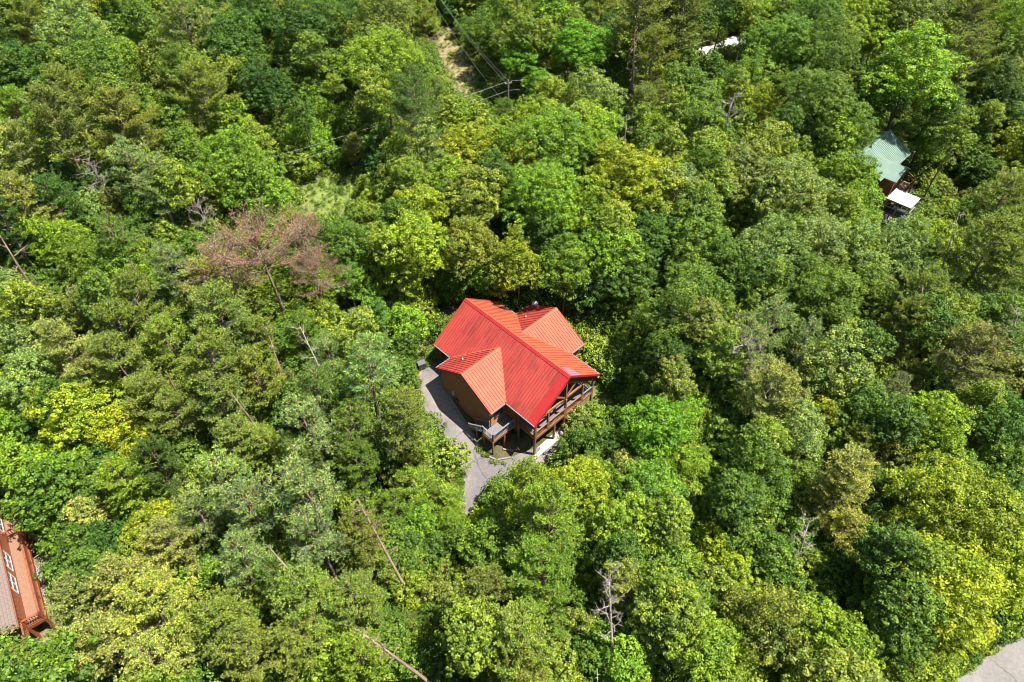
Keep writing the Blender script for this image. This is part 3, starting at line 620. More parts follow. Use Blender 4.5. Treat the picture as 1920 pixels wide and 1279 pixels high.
# windows and doors
def window(parent, c, axis, w_, hh, name='window', m_='white', mull=True):
    """c centre (a,b,z); axis 'a' wall runs along a, 'b' runs along b"""
    x, y, z = h(*c); q = MB(); g = MB()
    def bx(B, u0, u1, v0, v1, d0, d1):
        if axis == 'b': B.box(x + d0, x + d1, y + u0, y + u1, z + v0, z + v1)
        else: B.box(x + u0, x + u1, y + d0, y + d1, z + v0, z + v1)
    f = .07
    bx(q, -w_ / 2 - f, -w_ / 2, -hh / 2 - f, hh / 2 + f, -.04, .05); bx(q, w_ / 2, w_ / 2 + f, -hh / 2 - f, hh / 2 + f, -.04, .05)
    bx(q, -w_ / 2, w_ / 2, hh / 2, hh / 2 + f, -.04, .05); bx(q, -w_ / 2, w_ / 2, -hh / 2 - f, -hh / 2, -.04, .05)
    if mull: bx(q, -.025, .025, -hh / 2, hh / 2, -.02, .03); bx(q, -w_ / 2, -.025, -.02, .02, -.02, .03); bx(q, .025, w_ / 2, -.02, .02, -.02, .03)
    bx(g, -w_ / 2, w_ / 2, -hh / 2, hh / 2, -.012, .008)
    o = q.build(name, M[m_], parent); g.build('pane', M['glass'], o); return o
window(house, (LWb - .44 + .13, 5.35, 4.45), 'b', .9, 1.1, m_='dark')
for b_ in (-2.6, 2.6): window(house, (WA + .13, b_, 4.2), 'b', 1.2, 1.3, m_='timber')
d = MB(); d.box(WA + .1, WA + .16, -.5, .5, FLz + .05, FLz + 2.1); dd_ = d.build('door', M['timber'], house)
d = MB(); d.box(WA + .16, WA + .2, .32, .38, FLz + 1.0, FLz + 1.12); d.build('handle', M['grey'], dd_)
# near porch: floor, posts, beams, truss, gable cladding
q = MB(); y = -WB - .1
while y < WB + .1:
    q.box(WA + .12, 7.1, y, y + .135, FLz - .04, FLz); y += .15
tag(q.build('porch_floor', M['darkfloor'], house), kind='stuff')
q = MB(); q.box(7.1, 7.22, -4.2, 4.2, FLz - .3, FLz + .02); q.box(WA, 7.1, -4.24, -4.12, FLz - .3, FLz); q.box(WA, 7.1, 4.12, 4.24, FLz - .3, FLz); q.each('porch_beam', M['timber'], house)
for a_, b_, zb, zt in ((7.12, 4.22, -.1, ZE - .1), (7.12, -4.22, -.5, ZE - .1), (7.12, 2.45, FLz, ZE - .1), (7.12, -2.6, FLz, ZE - .1), (7.12, -.1, -.2, ZE - .4), (4.75, 4.2, -.1, ZE - .15), (4.75, -4.2, -.5, ZE - .15), (7.12, 1.4, -.2, FLz - .3),
                      (-7.1, 4.2, 1.0, ZE - .1), (-7.1, -4.2, 1.0, ZE - .1), (-7.1, 0, 1.0, ZE - .1)):
    q = MB(); q.beam(h(a_, b_, zb), h(a_, b_, zt), .19, .19); q.build('post', M['timber'], house)
q = MB(); zt = lambda b: mz(b) - .3
xg = 7.05
q.beam(h(xg, -4.3, ZE - .25), h(xg, 4.3, ZE - .25), .16, .24)
q.build('tie_beam', M['timber'], house)
ti = lambda b: 7.95 - (abs(b)) * (2.35 / 2.9)
q = MB()
for s in (-1, 1): q.beam(h(7.1, 0, 7.9), h(7.1, s * 2.95, 5.62), .14, .18)
for s in (-1, 1): q.beam(h(7.12, s * .08, 5.6), h(7.12, s * 1.35, 6.75), .12, .14)
q.beam(h(7.13, 0, 5.45), h(7.13, 0, 7.85), .15, .15)
q.each('truss_beam', M['timber'], house)
gp = MB(); k = 0
bb = -4.4
while bb < 4.4:   # vertical boards of the gable, open inside the truss triangle
    b0, b1 = bb, bb + .19
    bm_ = (b0 + b1) / 2; top = mz(bm_) - .18; low = max(5.5, ti(bm_)) if abs(bm_) < 2.95 else ZE - .12
    if top - low > .05: gp.box(6.98, 7.02 + (.012 if k % 2 else 0), -b1, -b0, low, top)
    bb += .2; k += 1
gp.build('gable_board', M['cladding'], house)['kind'] = 'stuff'
# rear porch floor
q = MB(); q.box(-7.1, -WA - .2, -4.1, 4.1, FLz - .2, FLz); q.build('rear_floor', M['darkfloor'], house)
# railings
def railing(parent, pts, z, m_='deckgrey', hh=.95, name='railing', sp=.16):
    q = MB()
    for i in range(len(pts) - 1):
        p, e = np.array(h(*pts[i], 0)), np.array(h(*pts[i + 1], 0)); L_ = np.linalg.norm(e - p); z0_, z1_ = z[i], z[i + 1]
        P0, P1 = p + [0, 0, z0_], e + [0, 0, z1_]
        q.beam(P0 + [0, 0, hh], P1 + [0, 0, hh], .14, .05); q.beam(P0 + [0, 0, .12], P1 + [0, 0, .12], .05, .08); q.beam(P0 + [0, 0, hh - .1], P1 + [0, 0, hh - .1], .05, .08)
        n = int(L_ / sp)
        for j in range(1, n): c = P0 + (P1 - P0) * j / n; q.beam(c + [0, 0, .12], c + [0, 0, hh - .1], .035)
        for c in (P0, P1): q.beam(c - [0, 0, .05], c + [0, 0, hh + .1], .12)
    return q.build(name, M[m_], parent)
railing(house, [(7.15, 4.1), (7.15, 2.55)], [FLz] * 2, 'timber'); railing(house, [(7.15, 2.35), (7.15, .05)], [FLz] * 2, 'timber')
railing(house, [(7.15, -.2), (7.15, -2.5)], [FLz] * 2, 'timber'); railing(house, [(7.15, -2.7), (7.15, -4.1)], [FLz] * 2)
railing(house, [(7.0, 4.2), (4.85, 4.2)], [FLz] * 2, 'timber'); railing(house, [(7.0, -4.2), (4.85, -4.2)], [FLz] * 2)
# side deck and its stairs
q = MB(); a_ = 3.12
while a_ < 4.5: q.box(a_, a_ + .13, -7.5, -4.3, FLz - .04, FLz); a_ += .145
tag(q.build('deck_board', M['deckgrey'], house), kind='stuff')
q = MB(); q.box(4.52, 4.62, -7.55, -4.3, FLz - .3, FLz + .01); q.box(3.1, 4.52, -7.56, -7.5, FLz - .3, FLz + .01); q.each('deck_beam', M['timber'], house)
for a_, b_ in ((4.55, 7.5), (4.55, 5.95), (3.2, 7.45), (2.2, 7.5), (2.2, 6.7)):
    q = MB(); q.beam(h(a_, b_, .0), h(a_, b_, FLz - .04), .16); q.build('post', M['timber'], house)
railing(house, [(4.55, 4.4), (4.55, 7.45), (3.15, 7.45)], [FLz] * 3)
railing(house, [(3.05, 7.45), (1.3, 7.75)], [FLz, FLz - .9])
railing(house, [(3.05, 6.55), (1.3, 6.85)], [FLz, FLz - .9])
q = MB()
for i in range(6):
    a_ = 2.95 - i * .3; z = FLz - .17 * (i + 1); q.box(a_ - .3, a_, -7.4, -6.6, z - .05, z)
st = q.build('stair', M['deckgrey'], house)
# satellite dish at the back
q = MB(); q.tube([h(-4.0, -6.5, 5.3), h(-4.1, -7.1, 5.9)], [.025, .025], 6); pts = []
q.tube([h(-4.1, -7.1, 5.9), h(-4.05, -7.05, 6.02), h(-4.0, -6.98, 6.12)], [.06, .30, .38], 14); q.beam(h(-4.1, -7.1, 5.8), h(-3.6, -6.7, 6.1), .03)
q.build('satellite_dish', M['white'], house, True)
# patio, landscaping timbers, bin
q = MB(); q.box(WA + .3, 7.6, -4.6, 3.4, -.15, .09); po = q.build('patio', M['concrete']); po.location = (CX, CY, 0); po.rotation_euler = (0, 0, YAW); tag(po, 'pale concrete slab under the porch of the red-roofed cabin', kind='structure')
q = MB(); z_ = [.1]
for p, e in (((3.0, 8.2), (4.0, 8.3)), ((4.05, 8.3), (5.2, 7.7)), ((5.25, 7.65), (5.9, 6.4)), ((4.8, 6.4), (5.6, 5.6))):
    g0 = HW(*p); g1 = HW(*e); q.beam((g0[0], g0[1], float(ground(*g0)) + .1), (g1[0], g1[1], float(ground(*g1)) + .1), .16, .18)
tag(q.build('garden_edging', M['foundation']), 'grey timber edging round the bed below the cabin deck', 'edging')
p = atg(791, 690); bn = empty('grill', (p[0], p[1], float(ground(p[0], p[1]))), .5); tag(bn, 'dark covered grill standing beside the driveway behind the cabin', 'grill')
q = MB(); q.prism([(-.4, -.3, 0), (.4, -.3, 0), (.4, .3, 0), (-.4, .3, 0)], (0, 0, .85)); q.build('body', M['dark'], bn)
q = MB(); q.prism([(-.42, -.32, .852), (.42, -.32, .852), (.42, .1, 1.15), (-.42, .1, 1.15)], (0, .2, -.02)); q.build('lid', M['dark'], bn)

# ------------------------------------------------------------------ green-roofed cabin
pr = at(1650, 262, 7.0)
gc = empty('cabin', (pr[0], pr[1], 0), R(45)); tag(gc, 'small cabin with a green metal roof and cedar walls among tall trees', 'cabin')
GZ, GR = 4.9, 7.0; gw = 3.9
q = MB(); q.prism([(-6.5, 0, GR), (3.6, 0, GR), (3.6, -gw, GZ), (-6.5, -gw, GZ)], T); g1 = q.build('roof', M['greenroof'], gc)
q = MB(); q.prism([(-6.5, 0, GR), (3.6, 0, GR), (3.6, gw, GZ), (-6.5, gw, GZ)], T); q.build('roof', M['greenroof'], gc)
q = MB(); wc, wh = -2.9, 2.45; q.prism([(wc, -1.5, 6.13), (wc, -5.6, 6.13), (wc - wh, -5.6, 4.92), (wc - wh, -3.85, 4.92)], T); g3 = q.build('wing_roof', M['greenroof'], gc)
q = MB(); q.prism([(wc, -1.5, 6.13), (wc, -5.6, 6.13), (wc + wh, -5.6, 4.92), (wc + wh, -3.85, 4.92)], T); q.build('wing_roof', M['greenroof'], gc)
q = MB(); x = -6.4
while x < 3.6:
    ye = 3.88 if not wc - wh < x < wc + wh else 1.6 + 2.25 * abs(x - wc) / wh
    q.beam((x, -.05, GR + .0), (x, -ye, GR - 2.1 * ye / 3.9 + .01), .05, .07); x += .4
tag(q.build('roof_rib', M['greenroof'], g1), kind='stuff')
q = MB(); y = -5.5
while y < -3.8: q.beam((wc, y, 6.14), (wc - wh, y, 4.93), .05, .07); y += .36
tag(q.build('roof_rib', M['greenroof'], g3), kind='stuff')
q = MB(); q.box(-6.1, 3.2, -3.4, 3.4, -2, GZ + .1); q.prism([(3.2, -3.4, GZ + .1), (3.2, 3.4, GZ + .1), (3.2, 0, GR - .2)], (-9.3, 0, 0)); q.build('wall', M['cedar'], gc)
q = MB(); q.box(wc - 2.0, wc + 2.0, -5.3, -3.4, -2, 4.85); q.prism([(wc - 2.0, -5.3, 4.85), (wc + 2.0, -5.3, 4.85), (wc, -5.3, 5.9)], (0, 1.5, 0)); q.build('wing_wall', M['cedar'], gc)
q = MB(); q.box(wc - 2.4, wc + 3.0, -6.6, -5.3, 2.4, 2.55); q.build('deck', M['deckred'], gc)
q = MB()
for x in np.linspace(wc - 2.4, wc + 3.0, 12): q.beam((x, -6.6, 2.55), (x, -6.6, 3.5), .07)
q.beam((wc - 2.4, -6.6, 3.5), (wc + 3.0, -6.6, 3.5), .12, .06); q.beam((wc + 3.0, -6.6, 3.5), (wc + 3.0, -3.9, 3.5), .12, .06)
for x in (wc - 2.4, wc + 3.0): q.beam((x, -6.6, -2), (x, -6.6, 3.5), .16)
q.build('railing', M['cedar'], gc)
q = MB(); q.beam((.1, -3.6, GZ - .2), (.1, -6.5, 3.5), .14); q.build('brace', M['cedar'], gc)
for i, xx in enumerate((wc - 1, wc + 1)): 
    q = MB(); q.box(xx - .4, xx + .4, -5.36, -5.31, 3.0, 4.3); q.build('window', M['glass'], gc)
q = MB(); q.beam((-6.5, 0, GR + .05), (3.6, 0, GR + .05), .3, .04); q.build('ridge_cap', M['greenroof'], gc)
# stairs and gazebo beside it
pz = at(1689, 381, 3.4); gb = empty('gazebo', (pz[0], pz[1], 0), R(45)); tag(gb, 'open timber gazebo with a white tin roof beside the green-roofed cabin', 'gazebo')
q = MB(); q.prism([(-.1, -1.5, 3.35), (2.7, -1.5, 3.6), (2.7, 1.9, 3.6), (-.1, 1.9, 3.35)], (0, 0, -.07)); q.build('roof', M['whitetin'], gb)
q = MB()
for x in (0, 2.6):
    for y in (-1.4, .2, 1.8): q.beam((x, y, -2.5), (x, y, 3.25), .14)
q.each('post', M['utility'], gb)
q = MB()
for z in (1.2, 2.2, 3.15): q.beam((-.02, -1.4, z), (-.02, 1.8, z), .1); q.beam((0, -1.42, z), (2.6, -1.42, z), .1)
q.each('frame_rail', M['utility'], gb)
q = MB(); q.box(0.02, 2.6, -1.35, 1.8, 1.0, 1.12); q.build('floor', M['dark'], gb)
ps = at(1673, 352, 2.6); pe = at(1640 + 40, 372, 2.0)
q = MB(); q.beam((ps[0], ps[1], 2.7), (pe[0] - .6, pe[1] - .4, 1.6), 1.1, .1); tag(q.build('boardwalk', M['deckred']), 'red timber walkway between the green-roofed cabin and the gazebo', 'walkway')
sheet('paving', [atg(*p)[:2] for p in [(1640, 395), (1660, 392), (1690, 418), (1675, 432)]], M['concrete'], .06, label='pale paving strip below the white-roofed gazebo')

# ------------------------------------------------------------------ timber house at the lower left
DZ = 4.4
o0 = at(47, 1155, DZ); lh = empty('timber_house', (o0[0], o0[1], 0), math.atan2(-6.6, 4.8)); tag(lh, 'orange stained timber house with brown shingle roof and long deck', 'house')
# local x runs along the wall toward the viewer side, local y points outward to the woods
q = MB(); q.box(-16, .8, -7, -.02, -.5, DZ + 2.9); lw = q.build('wall', M['cedar'], lh)
q = MB(); z = DZ - .1
while z < DZ + 2.85: q.box(-16, .8, 0, .035, z, z + .16); z += .18
tag(q.build('siding_board', M['cedar'], lh), kind='stuff')
q = MB(); q.prism([(-16, .35, DZ + 2.75), (2.6, .35, DZ + 2.75), (2.6, -4.5, DZ + 5.4), (-16, -4.5, DZ + 5.4)], (0, 0, -.15))
M['shingle'] = mat('brown_shingle', (.19, .145, .125), .9, .15, (2.2, .45), (9, .02))
sr = q.build('roof', M['shingle'], lh)
q = MB()
rs_ = np.random.default_rng(5)
qq = MB()
for i in range(26):   # shingle courses with staggered tabs
    y0, y1 = .35 - i * .187, .35 - (i + 1) * .187; z0_, z1_ = DZ + 2.75 + i * .102, DZ + 2.75 + (i + 1) * .102
    x = -15.9 + (i % 2) * .25
    while x < 2.5:
        (q if not (x > -5.1 and i < 20) else qq).add([(x, y0, z0_ + .03), (x + .46, y0, z0_ + .03), (x + .46, y1, z1_ + .008), (x, y1, z1_ + .008), (x, y0, z0_ + .0), (x + .46, y0, z0_ + .0)], [(0, 1, 2, 3), (4, 5, 1, 0)]); x += .5
tag(q.build('shingle', M['shingle'], sr), kind='stuff')
sm = None
for vs, fs in qq.p:
    x_, y_, z_ = vs[0]
    if sm is None:
        b = MB(); b.add([(v_[0] - x_, v_[1] - y_, v_[2] - z_) for v_ in vs], fs); sm = b.mesh('shingle', M['shingle'])
    link('shingle', sm, sr, (x_, y_, z_))
q = MB(); q.beam((-16, .4, DZ + 2.68), (2.65, .4, DZ + 2.68), .06, .2); q.beam((2.63, .35, DZ + 2.7), (2.63, -4.5, DZ + 5.35), .06, .2); q.each('fascia', M['cedar'], lh)
DW = 1.2
q = MB(); x = -14.0; k = 0
while x < 1.0: q.box(x, x + .13, .05, DW, DZ - .04, DZ); x += .145
tag(q.build('deck_board', M['deckred'], lh), kind='stuff')
q = MB(); q.box(-14, 1.1, DW, DW + .14, DZ - .35, DZ + .02); q.box(1.0, 1.12, -.5, DW, DZ - .35, DZ + .02); q.each('deck_beam', M['cedar'], lh)
def rail2(parent, p, e, z, m_='cedar', solid=False):
    q = MB(); p = np.array([*p, z]); e = np.array([*e, z]); L_ = np.linalg.norm(e - p); n = max(2, int(L_ / .17))
    q.beam(p + [0, 0, 1.0], e + [0, 0, 1.0], .16, .05); q.beam(p + [0, 0, .12], e + [0, 0, .12], .06, .09)
    for j in range(1, n): c = p + (e - p) * j / n; q.beam(c + [0, 0, .12], c + [0, 0, 1.0], .045)
    for j in range(int(L_ / 1.8) + 1): c = p + (e - p) * min(1, j * 1.8 / L_); q.beam(c - [0, 0, .1], c + [0, 0, 1.1], .13)
    return q.build('railing', M[m_], parent)
rail2(lh, (-8.0, DW + .05), (1.05, DW + .05), DZ); rail2(lh, (1.06, DW), (1.06, -.05), DZ); rail2(lh, (-8.0, .1), (-8.0, DW), DZ)
rail2(lh, (2.6, -.1), (2.6, -4.5), DZ); rail2(lh, (1.2, -.05), (2.6, -.05), DZ)
q = MB(); q.box(.85, 2.65, -5, -.05, DZ - .2, DZ - .02); q.build('porch_floor', M['deckred'], lh)
for x, y in ((1.06, DW), (1.06, -.05), (2.6, -.05), (-3, DW), (-8, DW)):
    q = MB(); q.beam((x, y, 0), (x, y, DZ + (2.7 if (x, y) == (1.06, -.05) else 0)), .18); q.build('post', M['cedar'], lh)
for xw in (-5.05, -2.75, -9.2):
    q = MB(); g_ = MB()
    for x0, x1, z0_, z1_ in ((-.82, -.75, .40, 1.90), (.75, .82, .40, 1.90), (-.75, .75, 1.83, 1.90), (-.75, .75, .40, .47), (-.04, .04, .47, 1.83), (-.75, -.04, 1.12, 1.18), (.04, .75, 1.12, 1.18)): q.box(xw + x0, xw + x1, .04, .1, DZ + z0_, DZ + z1_)
    g_.box(xw - .76, xw + .76, .036, .06, DZ + .45, DZ + 1.85); o_ = q.build('window', M['white'], lh); g_.build('pane', M['glass'], o_)
# brush pile
g = np.random.default_rng(9); p = atg(86, 1080); b = MB()
for i in range(160):
    c = p + np.array([g.normal(scale=.9), g.normal(scale=1.1), 0]); d_ = nrm(g.normal(size=3) * [1, 1, .25]) * g.uniform(.4, 1.3); c[2] = p[2] + abs(g.normal(scale=.35)) + .15
    b.tube([c - d_, c + g.normal(scale=.1, size=3), c + d_], [.03, .025, .008], 3)
tag(b.build('brush_pile', M['deadwood']), 'heap of bare grey brush lying beside the timber house', 'brush pile')

# ------------------------------------------------------------------ power line
def gz(p): return float(ground(p[0], p[1]))
def pole(px, py, ztop, label, yaw):
    t = at(px, py, ztop); o = empty('utility_pole', (t[0], t[1], gz(t)), yaw); tag(o, label, 'utility pole'); H = ztop - gz(t)
    q = MB(); q.tube([(0, 0, -1), (0, 0, H)], [.17, .12], 8); q.build('pole', M['utility'], o)
    q = MB(); q.beam((-.55, 0, H - .5), (.55, 0, H - .5), .1, .12); q.build('crossarm', M['utility'], o)
    for x in (-.5, .5):
        q = MB(); q.tube([(x, 0, H - .44), (x, 0, H - .25)], [.05, .04], 6); q.build('insulator', M['grey'], o)
    return np.array([t[0], t[1], ztop])
P0 = pole(953, 150, 12.0, 'lone grey utility pole with crossing wires in the upper woods', .4)
def wire(a, b, sag, label):
    q = MB(); n = 14; pts = [a + (b - a) * i / n - np.array([0, 0, sag * 4 * (i / n) * (1 - i / n)]) for i in range(n + 1)]
    q.tube(pts, [.008] * (n + 1), 4); tag(q.build('power_line', M['cable']), label, 'power line', 'wires strung from the utility pole')
up = at(815, -20, 16); lf = at(-60, 440, 11.5); rt_ = at(1330, 75, 12.5)
wire(P0 + [0, 0, -.1], up, .8, 'upper wire running up the cleared slope from the utility pole')
wire(P0 + [.3, 0, -1.1], up + [.4, 0, -.8], .8, 'middle wire running up the cleared slope from the utility pole')
wire(P0 + [0, 0, -4.2], up + [-.3, 0, -2.2], .9, 'lowest wire running up the cleared slope to the pole foot')
wire(P0 + [0, 0, -.2], lf, 1.2, 'upper wire crossing the woods leftward from the utility pole')
wire(P0 + [0, 0, -1.6], lf + [0, -1.0, -.8], 1.3, 'lower wire crossing the woods leftward from the utility pole')
wire(P0 + [0, 0, -.2], rt_, 1.0, 'top wire running right from the utility pole toward gravel')
wire(P0 + [0, 0, -1.6], rt_ + [0, -.6, -1.0], 1.1, 'middle wire running right from the utility pole')
wire(P0 + [0, 0, -4.6], rt_ + [0, -1.4, -2.6], 1.1, 'lowest wire running right from the utility pole foot')

# ------------------------------------------------------------------ bare and dead trees
def dead(px, py, z, tilt, mesh, label, name='dead_tree', s=1.0, rz=0.0, toppix=None, cat='dead tree', crown=None, crowncol=None):
    """px,py: pixel of the tree base at height z above ground"""
    p = atg(px, py, z); o = empty(name, (p[0], p[1], gz(p))); tag(o, label, cat)
    o.rotation_euler = (tilt[0], tilt[1], rz); o.scale = (s, s, s)
    link('trunk', mesh[0], o); link('limb', mesh[1], o)
    if crown is not None:
        c = link('crown', crown, o); c.color = (*crowncol, 1)
    return o
def dead2(a, za, b_, zb, L_, mesh, label, name='dead_tree'):
    if za > 5: za -= 1.5; zb -= 1.5
    p, t = atg(*a, za), atg(*b_, 0); t = at(*b_, gz(p) + zb); d = Vector(t - p); 
    g0 = Vector(p) - d.normalized() * (za / max(.35, d.normalized().z)); full = (Vector(t) - g0).length
    o = empty(name, g0); o.rotation_mode = 'QUATERNION'; o.rotation_quaternion = d.to_track_quat('Z', 'Y'); k = full / L_
    o.scale = (.72, .72, k); tag(o, label, 'bare trunk' if name == 'bare_trunk' else 'dead tree'); link('trunk', mesh[0], o); link('limb', mesh[1], o)
D_, B_ = M['deadwood'], M['bark_pine']
dead2((1168, 315), 5, (1170, 212), 14, 14, dead_mesh(14, 3.0, 201, D_, .2, 13, 4, -.1, .45, -.03), 'white bare snag with drooping tip branches among bright green trees')
dead2((1355, 290), 5, (1366, 180), 16, 16, dead_mesh(16, 4.2, 202, D_, .34, 9, 4, .1, .62, .16), 'tall grey dead tree with long curved limbs below the gravel pad')
dead2((215, 390), 6, (165, 295), 15, 15, dead_mesh(15, 4.0, 203, D_, .2, 18, 5, .3, .5, .08), 'leaning purplish bare tree beside the bluish pine')
dead2((395, 455), 6, (372, 385), 12, 12, dead_mesh(12, 4.6, 204, D_, .2, 14, 5, .5, .5, .1), 'spreading bare grey crown just above the brown dead pine')
dead2((95, 600), 8, (6, 438), 19, 19, dead_mesh(19, 3.4, 205, B_, .30, 8, 2, .3, .5, .05), 'long bare reddish trunk leaning beside the clay bank', 'bare_trunk')
dead2((445, 560), 7, (395, 445), 15, 15, dead_mesh(15, 3.8, 206, D_, .2, 16, 4, .4, .5, .08), 'grey bare dead tree touching the brown dead pine')
dead2((543, 745), 5, (500, 610), 10, 12, dead_mesh(12, 2.2, 207, B_, .2, 14, 3, .3, .4, .05), 'slender bare trunk rising below the brown dead pine')
dead2((822, 1292), 6, (680, 1183), 17, 17, dead_mesh(17, 1.6, 208, B_, .24, 16, 3, .2, .7, .02), 'brown bare trunk leaning steeply at the lower edge of the woods', 'bare_trunk')
dead2((738, 1062), 7, (668, 935), 14, 15, dead_mesh(15, 1.6, 209, B_, .2, 22, 3, .2, .4, .02), 'thin bare trunk leaning between the pines below the driveway', 'bare_trunk')
dead2((580, 1115), 9, (500, 1028), 15, 15, dead_mesh(15, .9, 210, B_, .24, 8, 2, .2, .5, .02), 'stout brown trunk leaning under the pale bluish pines', 'bare_trunk')
dead2((737, 348), 0, (737, 305), 5, 5, dead_mesh(5, .5, 211, M['white'], .1, 4, 1, .3, .5, .05), 'short white birch stub beside the grassy clearing')
dead2((1757, 535), 8, (1803, 400), 17, 17, dead_mesh(17, 2.4, 212, D_, .2, 10, 4, .2, .5, .05), 'thin dark dead tree near the pines below the gazebo')
dead2((1880, 660), 7, (1918, 575), 14, 14, dead_mesh(14, 2.8, 213, D_, .2, 12, 4, .3, .5, .05), 'twisted grey dead tree near the right-hand pines')
dead2((345, 768), 8, (303, 700), 14, 14, dead_mesh(14, .9, 214, B_, .2, 6, 2, .3, .5, .05), 'short bare trunk poking out among olive pines', 'bare_trunk')
dead2((487, 810), 8, (435, 735), 14, 14, dead_mesh(14, 1.2, 215, B_, .22, 8, 2, .3, .5, .05), 'dark bare trunk leaning just left of the bluish pines', 'bare_trunk')
dead2((1120, 1310), 8, (1118, 1243), 11, 11, dead_mesh(11, .5, 216, D_, .12, 12, 1, .0, .7, .0), 'grey pole-like snag with short stubs at the lower edge')
dead2((1440, 760), 8, (1400, 640), 16, 16, dead_mesh(16, 4.0, 217, D_, .2, 20, 5, .3, .5, .05), 'grey dead limbs inside the pale olive pine crown')
dead2((1500, 1040), 8, (1525, 975), 13, 13, dead_mesh(13, 2.6, 218, D_, .18, 10, 4, .3, .6, .05), 'dead grey branch spray beside the pale olive pines')
dead2((1148, 1225), 7, (1137, 1080), 16, 16, dead_mesh(16, 2.6, 219, D_, .2, 18, 5, .4, .55, .08), 'bare grey tree with fine twigs near the lower woods')
dead2((1183, 200), 6, (1192, 55), 19, 19, dead_mesh(19, 2.4, 220, B_, .3, 20, 3, .1, .3, .03), 'tall dark pine trunk with broken stubs near the sunlit snag')
dead2((180, 1072), 1, (125, 1030), 4, 6, dead_mesh(6, 2.2, 221, D_, .14, 10, 4, .3, .3, .03), 'fallen pale branch arching beside the brush pile')
dead2((153, 603), 8, (128, 538), 14, 14, dead_mesh(14, 1.6, 222, D_, .2, 6, 3, .3, .6, .05), 'short grey dead trunk right of the long reddish trunk')
dead2((290, 560), 8, (236, 478), 16, 16, dead_mesh(16, 1.2, 223, B_, .22, 6, 2, .3, .6, .05), 'reddish forked trunk showing between the left-hand pines', 'bare_trunk')
dead2((625, 745), 8, (560, 610), 16, 16, dead_mesh(16, 3.0, 224, D_, .16, 14, 4, .3, .4, .05), 'grey twiggy dead tree right of the slender bare trunk')
dead2((240, 700), 8, (185, 640), 13, 13, dead_mesh(13, 3.0, 225, D_, .16, 16, 5, .3, .6, .05), 'tangle of bare grey limbs among the pale olive pines')
dead2((300, 1250), 8, (270, 1160), 13, 13, dead_mesh(13, 3.2, 226, D_, .12, 22, 5, .5, .55, .08), 'bare twiggy grey crown within the lower pale olive pines')
for k, (px, py, s_, lab) in enumerate(((425, 500, 1.0, 'brown dead pine with rusty needles at the left end of the dead group'), (495, 468, 1.2, 'largest rusty brown dead pine in the left woods'), (560, 450, .95, 'rusty brown dead pine at the upper end of the dead group'), (590, 515, .85, 'small rusty brown dead pine beside the bright maples'))):
    t_, c_ = pine(4.6, 13.5, 9.6, 240 + k, 'spray', red=True, dens=.85)
    p = atg(px, py, 12 * s_); o = empty('dead_pine', (p[0], p[1], gz(p)), k * 1.3); o.scale = (s_,) * 3; tag(o, lab, 'dead pine')
    link('trunk', t_, o); c = link('crown', c_, o); c.color = (.17, .105, .085, 1)

# ------------------------------------------------------------------ living trees
rg = np.random.default_rng(4)
LAND = [("the red-roofed cabin", 960, 690), ("the green-roofed cabin", 1660, 290), ("the utility pole", 953, 165), ("the rusty dead pines", 520, 460), ("the grassy clearing", 615, 365), ("the white snag", 1172, 255),
        ("the curved dead tree", 1365, 225), ("the brown slope", 862, 130), ("the timber house", 25, 1110), ("the road", 1860, 1250), ("the driveway", 905, 890), ("the gravel pad", 1345, 92), ("the clay bank", 95, 490),
        ("the purplish bare tree", 185, 320), ("the leaning trunk", 750, 1240), ("the sandy patch", 825, 1020), ("the white-roofed gazebo", 1690, 385), ("the twiggy bare tree", 1160, 1110), ("the dead branch spray", 1510, 1000),
        ("the stout leaning trunk", 540, 1060), ("the brush pile", 86, 1080), ("the twisted dead tree", 1885, 640), ("the bare trunk stub", 320, 740), ("the pale gravel scrap", 1885, 5), ("the pole-like snag", 1120, 1260)]
ORD = ['nearest', 'second nearest', 'third nearest', 'fourth nearest', 'fifth nearest', 'sixth nearest', 'seventh nearest', 'eighth nearest', 'ninth nearest', 'tenth nearest', 'eleventh nearest', 'twelfth nearest']
placed = []
HOLES = [[(812, 560), (880, 545), (1050, 560), (1130, 640), (1140, 705), (1075, 745), (1050, 850), (985, 875), (925, 905), (885, 915), (850, 870), (775, 740), (790, 660)], [(540, 375), (560, 345), (620, 325), (690, 318), (700, 345), (650, 400), (600, 435), (560, 440)], [(818, 62), (850, 52), (905, 140), (912, 200), (870, 205), (832, 150)],
         [(1625, 275), (1670, 240), (1712, 285), (1720, 400), (1665, 420), (1640, 340)], [(0, 965), (50, 990), (85, 1060), (112, 1190), (60, 1225), (0, 1235)], [(1300, 105), (1395, 65), (1395, 95), (1310, 112)], [(1760, 1279), (1920, 1180), (1920, 1279)],
         [(1765, 345), (1805, 345), (1800, 390), (1770, 400)], [(935, 145), (970, 145), (970, 200), (935, 200)], [(1118, 700), (1152, 700), (1175, 778), (1130, 800)]]
HOLES = [np.array(q_, float) for q_ in HOLES]
OPEN = [q_ for k_ in POLYW.values() for q_ in k_] + [np.array([atg(*p_)[:2] for p_ in drive])]
